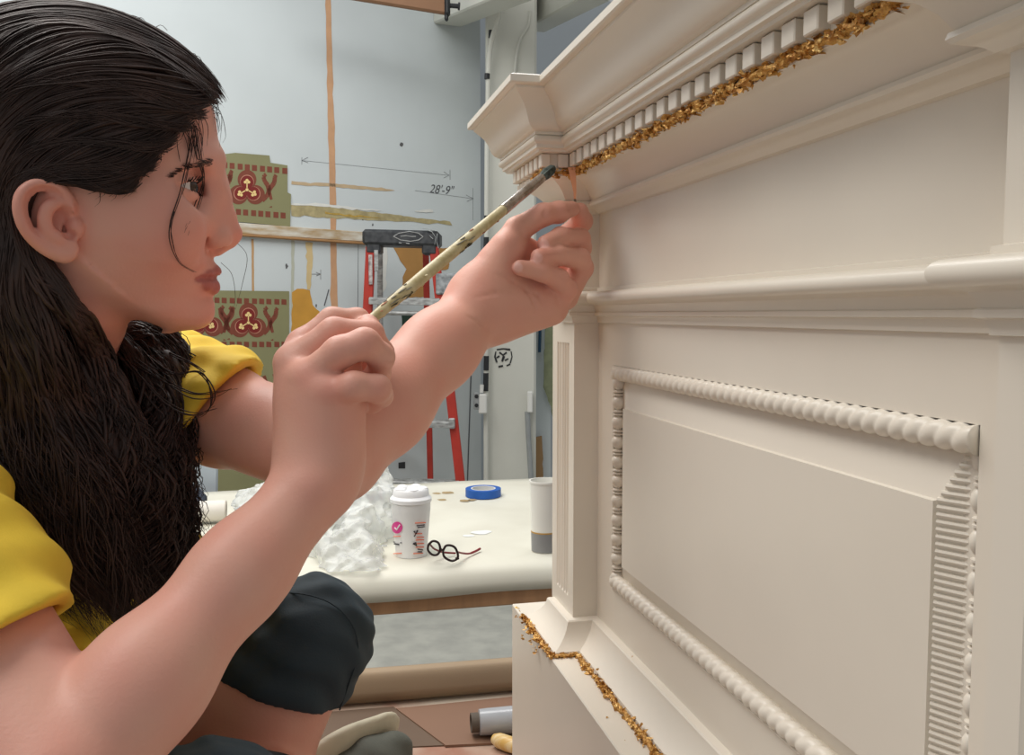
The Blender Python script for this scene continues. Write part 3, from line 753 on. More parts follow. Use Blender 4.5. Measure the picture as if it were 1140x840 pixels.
for (x, y, r, m) in [(517, 557, 5, 0), (525, 556, 4, 0), (498, 548, 6, 0), (486, 549, 4, 0), (492, 556, 4, 0), (535, 592, 9, 1), (522, 596, 5, 1), (480, 601, 5, 1)]:
    mb = MB(); mb.poly([onT(x+1.5*r*math.cos(t)*rg.uniform(.6, 1.1), y+.3*r*math.sin(t)*rg.uniform(.6, 1.1), .0045) for t in np.linspace(0, 5.8, 11)])
    mb.build('dried_spill', [STN, WST][m], tc_, smooth=False)

# paper cup
CUPW = mat('white_foam', (240, 240, 238), .5); LIDW = mat('white_lid_plastic', (246, 246, 246), .3)
cb_ = onT(458, 617, .004); cpx = 985/cb_[1]
H = 76/cpx
cup = thing('coffee_cup', 'tall white takeaway coffee cup with pink tick logo and domed lid', 'cup', cb_)
r0, r1 = 17.5/cpx, 22/cpx
mb = MB(); mb.lathe([(.001, 0), (r0, 0), (r0, .003), (r1*.985, H*.66), (r1, H*.68), (r1, H*.82), (r1*.96, H*.82)], cb_, (0, 0, 1), 40); mb.build('cup_body', CUPW, cup)
mb = MB(); mb.lathe([(r1*1.02, H*.80), (r1*1.06, H*.81), (r1*1.06, H*.86), (r1*1.0, H*.88), (r1*.93, H*.90), (r1*.90, H*.98), (r1*.84, H*1.0), (r1*.80, H*.97), (r1*.3, H*.965), (.001, H*.965)], cb_, (0, 0, 1), 40)
rg = np.random.default_rng(5)
for k in range(5):
    t = 2*math.pi*k/5; c = cb_+np.array([r1*.6*math.cos(t), r1*.6*math.sin(t), H*.985]); mb.lathe([(r1*.3, -.004), (r1*.26, .004), (r1*.12, .007), (.0005, .0075)], c, (0, 0, 1), 14)
mb.build('lid', LIDW, cup)
PINKP = mat('magenta_print', (226, 62, 146), .5); ORP = mat('orange_print', (240, 128, 92), .5); BKP = mat('black_print', (52, 44, 50), .5)
def cups(px, py, off=.0012):
    """point on the cup's near surface seen at that pixel"""
    P = ray(px, py); d2 = P[:2]; best = None
    for it in range(3):
        z = (CAM+P*((cb_[1]-r1*.9)/P[1]))[2]; rr = np.interp((z-cb_[2])/H, [0, .66, .68, .85], [r0, r1*.985, r1, r1])+off
        A = d2@d2; B = -2*(d2@cb_[:2]); C = cb_[:2]@cb_[:2]-rr*rr; disc_ = max(0, B*B-4*A*C); k = (-B-math.sqrt(disc_))/(2*A)
    return CAM+P*k
mb = MB(); mb.mi = 0
R3 = [[cups(442+6*q_*math.cos(t), 587+6.6*q_*math.sin(t)) for t in np.linspace(0, 2*math.pi, 24, endpoint=False)] for q_ in (.02, .33, .66, 1)]
for q_ in range(3):
    for k in range(24): mb.add([R3[q_][k], R3[q_][(k+1) % 24], R3[q_+1][(k+1) % 24], R3[q_+1][k]], [(0, 1, 2, 3)])
mb.mi = 3; mb.tube([cups(439.5, 587, .0022), cups(441.5, 589.5, .0022), cups(445, 584, .0022)], .0016, 6)
mb.mi = 1
for (x0, x1, y) in [(438, 446, 597), (438, 447, 616), (462, 474, 582), (463, 472, 601), (464, 472, 605), (463, 472, 609), (460, 471, 616), (462, 470, 594), (464, 472, 598)]:
    mb.tube([cups(x, y-(x-x0)*.04) for x in np.linspace(x0, x1, 5)], .0011, 5)
mb.mi = 2
for pts in ([(438, 603), (447, 604)], [(439, 605), (444, 606)], [(464, 585), (473, 584)], [(465, 587), (473, 586)], [(461, 591), (463, 594), (465, 590)], [(463, 594), (461, 597)], [(460, 605), (463, 604), (464, 607), (460, 605)], [(465, 611), (471, 612)], [(465, 614), (470, 614)]):
    mb.tube([cups(*p) for p in pts], .0011 if pts[0][1] not in (591, 605) else .0018, 5)
mb.build('printed_logo', [PINKP, ORP, BKP, CUPW], cup)

# eyeglasses
FRB = mat('dark_tortoise_frame', (44, 26, 24), .3); FRR = mat('dark_red_frame', (132, 34, 40), .35)
LENS = mat('lens_glass', (240, 244, 244), .03, trans=1.0, ior=1.05)
gl = thing('eyeglasses', 'dark red framed eyeglasses standing on the paper beside the cup', 'glasses', onT(496, 622, .004))
gY = onT(492, 628.5)[1]
def gp(px, py, dy=0): return at(px, py, gY+dy)
def loop(P, n): 
    P = P+[P[0]]; return spline(P, n)
L1 = [gp(477, 606), gp(482, 602), gp(488, 604), gp(490, 611), gp(487, 617), gp(481, 617), gp(476.5, 612)]
L2 = [gp(493, 613, .004), gp(497, 607, .004), gp(505, 608, .006), gp(509, 614, .008), gp(509.5, 621, .008), gp(503, 624, .006), gp(495, 620, .004)]
for L in (L1, L2):
    mb = MB(); mb.tube(loop(L, 30), .0026, 8); mb.build('rim', FRB, gl)
    S_ = loop(L, 24)[:-1]; mb = MB(); mb.prism(list(S_), (0, .0012, 0)); mb.build('lens', LENS, gl)
mb = MB(); mb.tube([gp(489.5, 613), gp(491.5, 611.5), gp(493.5, 613, .004)], .0028, 8); mb.build('bridge', FRB, gl)
mb = MB(); mb.tube([gp(508.5, 620, .008), gp(509.5, 622.5, .008)], .0042, 8); mb.build('hinge', FRB, gl)
mb = MB(); mb.tube(spline([gp(508.5, 614, .008), gp(515, 615.5, .035), gp(522, 616, .06), gp(529, 613.5, .085), gp(534.5, 610.5, .105)], 20), [.0022]*12+[.0028]*8, 8); mb.build('temple_arm', FRR, gl)
mb = MB(); mb.tube(spline([gp(478, 605, .002), gp(484, 611, .03), gp(494, 614.5, .05), gp(507, 615.5, .07)], 14), .0022, 8); mb.build('temple_arm', FRR, gl)

# roll of blue masking tape
BLUE = mat('blue_masking_tape', (30, 92, 178), .5, var=.08, scale=30)
tc = onT(538, 551.5, .004); pxm = tc[1]/985; R = 20*pxm
tp = thing('tape_roll', 'flat roll of blue masking tape on the far side of the table', 'tape', tc)
mb = MB(); h_ = 8.5*pxm*1.0; mb.lathe([(R*.70, 0), (R, 0), (R, h_), (R*.70, h_), (R*.70, 0)], tc, (0, 0, 1), 40); mb.build('tape', BLUE, tp, angle=40)
mb = MB(); mb.lathe([(R*.62, 0), (R*.70, 0), (R*.70, h_*1.01), (R*.62, h_*1.01), (R*.62, 0)], tc, (0, 0, 1), 40); mb.build('cardboard_core', mat('pale_core_card', (206, 206, 206), .7), tp, angle=40)

# tub of grey paint
tu = onT(606, 612, .004); pxm = tu[1]/985; R = 16*pxm; Ht = 80*pxm
tub = thing('paint_tub', 'tall translucent white plastic tub a third full of grey paint', 'tub', tu)
PLT = mat('translucent_plastic', (240, 238, 230), .35, trans=.0)
mb = MB(); mb.lathe([(.001, 0), (R*.9, 0), (R*1.02, Ht*.97), (R*1.08, Ht*.97), (R*1.08, Ht), (R*1.0, Ht), (R*.98, Ht*.96), (R*.92, Ht*.30)], tu, (0, 0, 1), 36); mb.build('tub_wall', PLT, tub)
mb = MB(); mb.lathe([(.001, .001), (R*.915, .0005), (R*.945, Ht*.27), (R*.94, Ht*.285), (.001, Ht*.285)], tu, (0, 0, 1), 36); mb.build('paint_fill', mat('grey_paint', (140, 140, 140), .4), tub)
mb = MB(); mb.lathe([(R*.948, Ht*.265), (R*.952, Ht*.285), (R*.94, Ht*.287)], tu, (0, 0, 1), 36); mb.build('dried_rim', mat('ochre_rim', (190, 150, 84), .6), tub)

# rolled white cloth, dark cloth, leaning white board
rw = onT(190, 586, .02)
fr_ = mat('white_felt', (230, 224, 214), .8, var=.04, scale=14, bump=.2, bscale=80)
t = thing('fabric_roll', 'roll of white fabric lying on the table behind her hair', 'fabric roll', rw)
rr = 12.5*rw[1]/985; mb = MB(); mb.lathe([(.002, -.32), (rr*.5, -.322), (rr*.98, -.32), (rr, -.31), (rr*1.02, -.1), (rr*.99, .1), (rr, .125), (rr*.95, .135), (.002, .133)], onT(190, 586, 0)+np.array([0, 0, rr+.008]), D2, 30); mb.build('roll', fr_, t)
mb = MB(); sp = [onT(190, 586, 0)+np.array([0, 0, rr+.008])+D2*.1355+N2*(rr*(1-a/22)*math.cos(a))+np.array([0, 0, 1])*(rr*(1-a/22)*math.sin(a)) for a in np.linspace(0, 18, 70)]
mb.tube(sp, .0016, 5); mb.build('spiral_edge', mat('white_felt_edge', (206, 198, 186), .8), t)
cl = onT(214, 560, .004); pxm = cl[1]/985
ops = [('u', f_ell(cl+np.array([-30*pxm, .03, 4*pxm]), np.array([34, 30, 13])*pxm), 0), ('u', f_ell(cl+np.array([0, 0, 5*pxm]), np.array([16, 24, 11])*pxm), .02), ('u', f_ell(cl+np.array([-14*pxm, -.02, 12*pxm]), np.array([18, 20, 9])*pxm), .02)]
ops.append(('n', (lambda p: .007*np.sin(p@np.array([90, 30, 60]))+.005*np.sin(p@np.array([-60, 110, 90])+2), np.zeros(3), 1e3), 0))
V, F = surface(ops, cl+np.array([-.2, -.12, -.03]), cl+np.array([.1, .14, .1]), .006); V[:, 2] = np.maximum(V[:, 2], TZ+.004)
tag(mobj('folded_cloth', V, F, mat('navy_grey_cloth', (72, 80, 96), .85, rgb2=(44, 48, 60), scale=25), None, origin=cl), 'crumpled dark blue grey cloth on the table behind her hair', 'cloth')
lb = thing('white_panel', 'pale blue white panel propped against the wall behind the dark cloth', 'panel', at(222, 545, 3.0))
mb = MB(); mb.prism([at(x, y, 2.72) for x, y in [(196, 480), (241, 486), (240, 556), (196, 556)]], (0, .02, 0)); mb.build('panel_face', mat('pale_blue_panel', (196, 208, 216), .5, var=.04), lb, smooth=False)
mb = MB(); mb.prism([at(x, y, 2.70) for x, y in [(190, 480), (196, 480), (196, 552), (190, 552)]], (0, .03, 0)); mb.build('edge_batten', PINE, lb, smooth=False)

# crumpled plastic sheeting
PLAS = mat('clear_plastic_sheeting', (246, 248, 248), .10, trans=.62, ior=1.12, spec=.9, coat=.5)
def blobs(spec):
    ops = []
    for (x, y, Y, rx, ry, rz) in spec: ops.append(('u', f_ell(at(x, y, Y), np.array([rx, ry, rz])), .04))
    return ops
bY = onT(380, 610)[1]
ops = blobs([(398, 585, bY+.06, .075, .09, .085), (412, 548, bY+.12, .050, .08, .070), (365, 590, bY+.10, .10, .12, .085), (300, 560, bY+.28, .09, .10, .060), (345, 560, bY+.22, .10, .10, .070), (388, 622, bY-.02, .085, .06, .060), (402, 646, 1.825, .050, .018, .034), (394, 634, 1.86, .075, .05, .04), (385, 618, 1.93, .09, .07, .06), (330, 610, bY+.1, .1, .1, .06), (424, 590, bY+.10, .030, .06, .09)])
rg = np.random.default_rng(21); W1 = rg.normal(0, 1, (26, 3)); W1 = W1/np.linalg.norm(W1, axis=1)[:, None]*rg.uniform(25, 95, 26)[:, None]; PH = rg.uniform(0, 6.28, 26)
def crumple(p):
    d = np.zeros(len(p))
    for w_, h_ in zip(W1, PH): d += (np.abs(np.sin(p@w_+h_+.8*np.sin(p@(w_[[1, 2, 0]]*.6)+h_*2)))-.6)*.30/np.linalg.norm(w_)**.75
    return d*.30
ops.append(('n', (crumple, np.zeros(3), 1e3), 0))
V, F = surface(ops, at(330, 590, bY)+np.array([-.25, -.2, -.2]), at(330, 590, bY)+np.array([.35, .65, .25]), .0045)
# it lies on the table and folds over its front edge
vv = -(V-TF)@N2; low = np.where(vv > -.013, TZ+.0068, -1.); msk = V[:, 2] < low-.0015; V[:, 2] = np.maximum(V[:, 2], low); F = F[~msk[F].all(1)]; us_ = np.unique(F); rm = np.zeros(len(V), int); rm[us_] = np.arange(len(us_)); V = V[us_]; F = rm[F]
o = mobj('plastic_sheeting', V, F, PLAS, None, smooth=False, origin=at(380, 610, bY+.05)); tag(o, 'crumpled heap of clear plastic sheeting on the table behind her forearm', 'plastic sheeting')

# ================================================================ WORKBENCH she sits on
BZ = .80
BENT = mat('worn_red_bench_top', (158, 112, 92), .55, rgb2=(196, 182, 164), scale=7, bump=.1, bscale=40, detail=8)
bf = atZ(500, 829, BZ)[1]
bn = thing('workbench', 'worn reddish workbench top she sits on, under the mantel', 'workbench', (-.1, .7, 0))
BC = np.array([-.1, 1.0, 0])
mb = MB(); mb.box(BC+[0, -.22, BZ-.03], (2.6, 1.42, .06), (D2, N2, (0, 0, 1)), .004); mb.build('bench_top', BENT, bn)
for (u, v) in ((-1.2, .42), (1.2, .42), (-1.2, -.80), (1.2, -.80)):
    mb = MB(); mb.box(BC+D2*u-N2*v+[0, 0, (BZ-.06)/2], (.08, .08, BZ-.06), (D2, N2, (0, 0, 1)), .005); mb.build('leg', PINE, bn)
KR = mat('brown_kraft_card', (160, 138, 112), .7, var=.08, scale=5, stretch=(1, 1, 8))
DKB = mat('dark_brown_board', (104, 84, 68), .7, var=.1, scale=6)
def onB(px, py, dz=0): return atZ(px, py, BZ+dz)
p = [onB(441, 788, .004), onB(640, 768, .004), onB(640, 822, .004), onB(496, 829, .004)]
mb = MB(); mb.prism(p, (0, 0, -.0035)); tag(mb.build('cardboard_sheet', mat('red_brown_card', (132, 100, 80), .7, var=.08, scale=5), None, smooth=False, origin=p[0]), 'flat brown cardboard sheet lying on the bench under the plastic film roll', 'cardboard')
p = [onB(350, 793, .002), onB(438, 786, .002), onB(494, 829, .002), onB(350, 835, .002)]
mb = MB(); mb.prism(p, (0, 0, -.0018)); tag(mb.build('dark_board', DKB, None, smooth=False, origin=p[0]), 'dark brown board on the bench beside the shoe', 'board')
# bent kraft edge along the back of the bench
a = onB(330, 790, 0); b = onB(640, 766, 0); rr_ = 21*a[1]/985; d = nrm(b-a); nf = np.array([d[1], -d[0], 0]); V = []
pr = [(-.012, .001), (.0, .004), (.004, .012)] + [(.010-rr_*.45*(1-math.cos(t)), .012+rr_*1.45*math.sin(t)) for t in np.linspace(.1, 1.5, 8)] + [(-.015, .012+rr_*1.45), (-.022, .012+rr_*1.40)]
us = np.linspace(-.35, np.linalg.norm(b-a)+.1, 30)
for (o_, z) in pr:
    for u in us: V.append(a+d*u+nf*(o_+.002*math.sin(u*11))+np.array([0, 0, z]))
n = len(us); F = [(i*n+k, i*n+k+1, (i+1)*n+k+1, (i+1)*n+k) for i in range(len(pr)-1) for k in range(n-1)]
o = mobj('kraft_cardboard', V, F, KR, None, origin=a); md = o.modifiers.new('thick', 'SOLIDIFY'); md.thickness = .003
tag(o, 'long sheet of brown kraft cardboard with rounded front edge behind the bench', 'cardboard')
# roll of plastic film
c0 = onB(521, 826, 0); R = .0195; ax = nrm([.985, .17, 0]); c0 = np.array([onB(524, 810, R)[0], onB(524, 826, 0)[1]+.012, BZ+R+.005])
rl = thing('film_roll', 'roll of grey stretch film with open cardboard core lying beside the plinth', 'film roll', c0-[0, 0, R])
FILM = mat('grey_stretch_film', (170, 172, 176), .22, var=.1, scale=20, stretch=(1, 6, 6), spec=.8)
mb = MB(); mb.lathe([(R*.72, 0), (R*.97, .001), (R*1.0, .012), (R*1.03, .05), (R*1.0, .11), (R*1.05, .2), (R, .30), (R*.72, .302)], c0+ax*.012, ax, 30); mb.build('film', FILM, rl)
mb = MB(); mb.lathe([(R*.62, .05), (R*.62, -.0), (R*.74, 0), (R*.74, .3)], c0, ax, 30); mb.build('core', mat('dark_core', (92, 82, 72), .8), rl)
# wooden tool handle
c1 = onB(552, 834, 0); hd = thing('tool_handle', 'short varnished wooden tool handle with cream stripes on the bench beside the plinth', 'tool', c1)
ax2 = nrm([.75, -.55, 0]); YW = mat('yellow_varnished_wood', (206, 166, 92), .35, rgb2=(226, 208, 168), scale=30, stretch=(1, 8, 1))
mb = MB(); mb.lathe([(.0005, 0), (.007, .002), (.011, .012), (.0115, .03), (.0095, .06), (.011, .10), (.0005, .101)], c1+np.array([-.005, .01, .0125]), ax2, 20); mb.build('handle', YW, hd)
mb = MB(); mb.tube([c1+np.array([-.005, .01, .0125])+ax2*.10, c1+np.array([-.005, .01, .0125])+ax2*.17], .004, 10); mb.build('shank', GREYM, hd)
# ================================================================ PERSON
PX0 = (140, 200); HC = at(140, 200, .65)
_e = nrm(np.r_[ray(140, 350)[:2], 0]); _y = math.radians(8); _e = np.array([_e[0]*math.cos(_y)+_e[1]*math.sin(_y), -_e[0]*math.sin(_y)+_e[1]*math.cos(_y), 0]); HU = np.array([_e[1], -_e[0], 0]); HW = -_e; HV = np.array([0, 0, 1.])
HR = np.stack([HU, HV, HW])
def HP(px, py, w=0.0): return onplane(px, py, HC+HW*w, HW)
def HL(px, py, w=0.0): return HR@(HP(px, py, w)-HC)
def hloc(p): return (p-HC)@HR.T
# -- head: stack of horizontal sections surveyed from the profile
F_ = [(28, 95), (35, 125), (50, 160), (70, 190), (90, 210), (112, 229), (125, 236), (150, 241), (172, 242.5), (188, 240), (200, 237), (215, 235), (235, 231), (255, 228), (275, 230), (286, 236.5), (297, 239), (305, 236), (313, 235), (325, 234), (333, 230), (343, 229), (354, 226), (362, 218), (367, 205), (371, 185)]
B_ = [(28, 20), (50, -20), (80, -50), (130, -70), (190, -68), (230, -48), (260, -10), (285, 50), (300, 84), (315, 98), (330, 116), (345, 140), (355, 160), (365, 182), (371, 184)]
C_ = [(28, 60), (112, 90), (250, 95), (285, 105), (300, 118), (330, 150), (350, 178), (362, 192), (371, 185)]
W_ = [(28, .008), (35, .026), (50, .043), (70, .055), (90, .062), (112, .066), (150, .069), (185, .0705), (215, .070), (245, .0665), (270, .0635), (290, .0595), (310, .054), (330, .046), (345, .038), (355, .030), (365, .017), (371, .006)]
def tab(T, isu):
    v = np.array([HL(0 if not isu else p, y, 0)[1] for y, p in T]); x = np.array([HL(p, y, 0)[0] for y, p in T]) if isu else np.array([p for y, p in T])
    o = np.argsort(v); return v[o], x[o]
TF_, TB_, TC_, TW_ = tab(F_, 1), tab(B_, 1), tab(C_, 1), tab(W_, 0)
E_ = [(100, 2.3), (170, 2.3), (205, 2.05), (240, 1.9), (275, 1.72), (300, 1.62), (330, 1.62), (371, 1.75)]
TE_ = tab(E_, 0); vcut = HL(140, 96, 0)[1]; CRC = HL(84, 126, 0); CRR = HL(84, 27, 0)[1]-CRC[1]
vtop, vbot = TF_[0].max(), TF_[0].min()
def headloft(p):
    q = hloc(p); u, v, w = q.T
    Fv = np.interp(v, *TF_); Bv = np.interp(v, *TB_); Cv = np.interp(v, *TC_); Wv = np.interp(v, *TW_)
    du = u-Cv; a = np.where(du > 0, np.maximum(Fv-Cv, .004), np.maximum(Cv-Bv, .004))
    e = np.where(du > 0, np.interp(v, *TE_), 2.1)
    r = ((np.abs(du)/a)**e+(np.abs(w)/Wv)**e)**(1/e)
    d = (r-1)*np.minimum(a, Wv)
    d = np.maximum(d, np.maximum(v-vcut, vbot-v))
    k0 = np.sqrt(((u-CRC[0])/.0895)**2+((v-CRC[1])/CRR)**2+(w/.0705)**2); k1 = np.sqrt(((u-CRC[0])/.0895**2)**2+((v-CRC[1])/CRR**2)**2+(w/.0705**2)**2)
    c = k0*(k0-1)/np.maximum(k1, 1e-6)
    h = np.maximum(.012-np.abs(d-c), 0)/.012
    return np.minimum(d, c)-h*h*.003
HEAD = (headloft, HC, .24)
def hs(px, py, w, r): return f_cone(HP(px, py, w), HP(px, py, w)+1e-5, r, r)
def hc(a, b, ra, rb): return f_cone(HP(*a), HP(*b), ra, rb)
def he(px, py, w, r): return f_ell(HP(px, py, w), r, HR)
def hchain(P, R): return f_chain([HP(*p) for p in P], R)
def mirr(fn, *a): return None

EYE_W = .0315; EYE_R = .0121
ops = [('u', HEAD, 0)]
# neck
shR, shL = at(-160, 505, .58), at(158, 432, .84); MS = (shR+shL)/2
LAT = nrm(shL-shR); FWD = nrm(np.cross((0, 0, 1), -LAT)); FWD = FWD if FWD[0] > 0 else -FWD
nb = MS+np.array([0, 0, .015])
ops += [('u', f_cone(HP(62, 315, 0), nb, .053, .060), .025)]
torso_c = MS+np.array([0, 0, -.03])
pelv = np.array([-.455, .75, BZ+.178])
ops += [('u', f_flat(MS+[0, 0, -.13]-FWD*.02, pelv, .155, .150, FWD, .62), .05),
        ('u', f_cone(shR+[0, 0, .0], MS+[0, 0, .01], .050, .058), .04), ('u', f_cone(shL, MS+[0, 0, .01], .050, .058), .04),
        ('u', f_ell(MS+[0, 0, -.19]+FWD*.065-LAT*.07, (.06, .065, .065)), .04), ('u', f_ell(MS+[0, 0, -.19]+FWD*.065+LAT*.07, (.06, .065, .065)), .04)]
# face details
fd = []
for s in (1, -1):
    fd.append(('u', he(168, 256, s*.0415, (.034, .026, .021)), .03))          # cheek
    fd.append(('u', hc((238, 178, s*.010), (214, 182, s*.040), .0075, .0070), .012))  # brow ridge
    fd.append(('s', he(219, 209, s*.0355, (.0150, .0125, .0125)), .012))       # socket
fd.append(('u', hchain([(236, 188, 0), (240, 204, 0), (246.5, 224, 0), (252, 242, 0), (256.5, 258, 0)], [.0062, .0058, .0062, .0066, .0072]), .010))
fd.append(('u', hs(256, 261, 0, .0077), .006))
for s in (1, -1): fd.append(('u', hc((237, 212, s*.009), (229, 246, s*.0150), .0065, .0070), .016))
for s in (1, -1):
    fd.append(('u', he(239.5, 266, s*.0122, (.0100, .0076, .0068)), .003))
    fd.append(('s', f_chain([p if s > 0 else p-2*np.dot(p-HC, HW)*HW for p in [HP(*q) for q in ((241, 251, .0150), (232, 254, .0178), (226, 261, .0195), (226.5, 270, .0190), (231, 276, .0170))]], [.0012, .0020, .0024, .0022, .0014]), .0035))
    fd.append(('u', hc((243, 240, s*.004), (243, 262, s*.010), .0055, .0070), .010))
fd.append(('u', hc((254, 271, 0), (243, 278, 0), .0034, .0042), .006))
for s in (1, -1): fd.append(('s', he(245, 277, s*.0098, (.0070, .0042, .0052)), .0015))
# mouth
fd.append(('u', hchain([(222, 310, .0215), (232, 306.5, .0145), (239.8, 303, .0045), (240.2, 303.4, 0), (239.8, 303, -.0045), (232, 306.5, -.0145), (222, 310, -.0215)], [.0014, .0028, .0034, .0032, .0034, .0028, .0014]), .006))
fd.append(('u', hchain([(222, 313.5, .0200), (230, 318, .013), (236.2, 319.5, .005), (236.4, 319.5, -.005), (230, 318, -.013), (222, 313.5, -.0200)], [.0014, .0036, .0048, .0048, .0036, .0014]), .005))
fd.append(('s', hchain([(216, 311.5, .0260), (224, 310, .0215), (234, 308.8, .0145), (246, 308.0, .0), (234, 308.8, -.0145), (224, 310, -.0215), (216, 311.5, -.0260)], [.0008, .0010, .0011, .0012, .0011, .0010, .0008]), .003))
fd.append(('s', hchain([(230, 331, .012), (234, 331.5, 0), (230, 331, -.012)], [.002, .0025, .002]), .008))
fd.append(('u', hs(218, 347, 0, .0125), .014))
# eyelids
for s in (1, -1):
    c = HP(200, 209, s*EYE_W) if s > 0 else HP(200, 209, EYE_W)-HW*2*EYE_W
    fd.append(('u', f_cone(c, c+1e-5, EYE_R+.0017, EYE_R+.0017), .0045))
    up = math.radians(22); dn = math.radians(-15)
    n1 = -math.sin(up)*HU+math.cos(up)*HV; n2 = math.sin(dn)*HU-math.cos(dn)*HV
    def opn(p, c=c, n1=n1, n2=n2):
        q = p-c; return np.maximum(np.maximum(q@n1, q@n2), np.maximum(.001-q@HU, np.linalg.norm(q, axis=1)-.02))
    fd.append(('s', (opn, c, .02), .0012))
    # lid fold above
    fd.append(('s', f_chain([c+HU*(.0165*math.cos(a)*math.cos(b))+HV*(.0150*math.sin(a))+HW*s*(.0165*math.cos(a)*math.sin(b)) for a, b in [(.62, -.7), (.72, -.1), (.70, .5), (.55, 1.0)]], [.0008]*4), .003))
# near ear (and its twin)
def ear(s):
    def e(px, py, w): 
        p = HP(px, py, w)
        return p if s > 0 else p-2*np.dot(p-HC, HW)*HW
    A = nrm(HW*.93-HU*.36); T = nrm(HU*.93+HW*.36); AX = np.stack([T if s > 0 else nrm(HU*.93-HW*.36), HV, A if s > 0 else nrm(-HW*.93-HU*.36)])
    E = []
    E.append(('u', f_ell(e(54, 242, .0700), (.0185, .0225, .0050), AX), .005))
    E.append(('s', f_ell(e(66, 250, .0780), (.0120, .0150, .0085), AX), .002))
    out = spline(np.array([(80, 240, .0680), (78, 226, .0715), (68, 212, .0750), (54, 206, .0775), (38, 207, .0800), (26, 216, .0818), (22.5, 230, .0825), (26, 247, .0815), (35, 262, .079), (48, 274, .0755), (62, 281, .0725), (72, 285, .0700)]), 26)
    E.append(('u', f_chain([e(*p) for p in out], list(np.interp(np.linspace(0, 1, 26), [0, .1, .5, .8, 1], [.0024, .0030, .0034, .0034, .0042]))), .0018))
    E.append(('s', f_chain([e(*p) for p in spline(np.array([(68, 222, .0790), (54, 214, .0812), (40, 217, .0835), (34, 230, .0845), (38, 248, .0832), (46, 260, .0800)]), 12)], [.0022, .0028, .0030, .0030, .0030, .0029, .0028, .0026, .0024, .0022, .0020, .0016]), .0018))
    E.append(('u', f_chain([e(*p) for p in spline(np.array([(66, 226, .0745), (54, 230, .0775), (49, 244, .0780), (54, 258, .0765), (64, 266, .0740), (71, 264, .0725)]), 14)], [.0020, .0024, .0026, .0028, .0028, .0028, .0028, .0028, .0028, .0028, .0028, .0028, .0030, .0030]), .0022))
    E.append(('u', f_ell(e(76, 277, .0695), (.0070, .0078, .0044), AX), .004))
    E.append(('u', f_ell(e(85, 254, .0690), (.0050, .0068, .0045), AX), .003))
    E.append(('s', f_ell(e(77, 261, .0735), (.0040, .0030, .0045), AX), .002))
    return E
fd += ear(1)+ear(-1)
ops += fd
# -- arms
elR, wrR = at(60, 876, .436), at(350, 541, .565)
elL, wrL = at(370, 504, .615), at(531, 347, .742)
dR = nrm(wrR-elR); camdir = lambda p: nrm(CAM-p)
ops += [('u', f_cone(shR, shR+(elR-shR)*.5, .050, .046), .02), ('u', f_cone(shR+(elR-shR)*.5, elR, .046, .041), .02)]
A1 = elR+(wrR-elR)*.30
ops += [('u', f_cone(elR, A1, .0370, .0310), .006), ('u', f_cone(A1, elR+(wrR-elR)*.68, .0310, .0256), .02), ('u', f_cone(elR+(wrR-elR)*.66, wrR, .0258, .0240), .02)]
ops += [('u', f_cone(shL, shL+(elL-shL)*.5, .048, .0385), .02), ('u', f_cone(shL+(elL-shL)*.5, elL, .0385, .034), .02)]
ops += [('u', f_cone(elL, elL+(wrL-elL)*.30, .0335, .0338), .012), ('u', f_cone(elL+(wrL-elL)*.30, elL+(wrL-elL)*.70, .0336, .0282), .02), ('u', f_cone(elL+(wrL-elL)*.70, wrL, .0282, .0268), .02)]
ops += [('u', f_ell(at(352, 540, .548), (.009, .009, .009)), .016)]     # ulnar head
# -- right hand (gripping the brush)
def PA(l): return [at(*p) for p in l]
mR = [(338, 384, .598), (324, 404, .580), (342, 420, .563), (366, 436, .556)]
wb = [(338, 510, .590), (346, 515, .578), (356, 520, .570), (366, 522, .566)]
for k, (a, b) in enumerate(zip(wb, mR)): ops.append(('u', f_cone(at(*a), at(*b), .0150, .0115), .016))
ops.append(('u', f_cone(at(352, 528, .572), at(352, 455, .580), .022, .020), .02))
ops.append(('u', f_cone(at(352, 455, .585), at(362, 425, .588), .018, .014), .012))
ops.append(('u', f_cone(at(376, 500, .568), at(384, 452, .566), .015, .013), .014))
fing = [([(338, 384, .598), (370, 357, .606), (398, 356, .618), (404, 372, .632)], [.0105, .0090, .0080, .0070]),
        ([(326, 404, .580), (372, 370, .582), (412, 371, .594), (425, 392, .610), (414, 408, .616)], [.0110, .0098, .0088, .0080, .0070]),
        ([(344, 420, .563), (378, 392, .558), (406, 382, .560), (424, 397, .572), (421, 416, .586), (408, 424, .594)], [.0108, .0100, .0096, .0086, .0078, .0070]),
        ([(366, 438, .556), (394, 430, .550), (420, 432, .556), (424, 440, .568), (414, 450, .580)], [.0102, .0092, .0084, .0074, .0066])]
for P, R in fing: ops.append(('u', f_chain(PA(P), R), .0035))
ops.append(('u', f_chain(PA([(350, 500, .60), (372, 440, .625), (392, 392, .628), (404, 372, .612), (410, 362, .604)]), [.014, .0115, .0100, .0092, .0080]), .004))
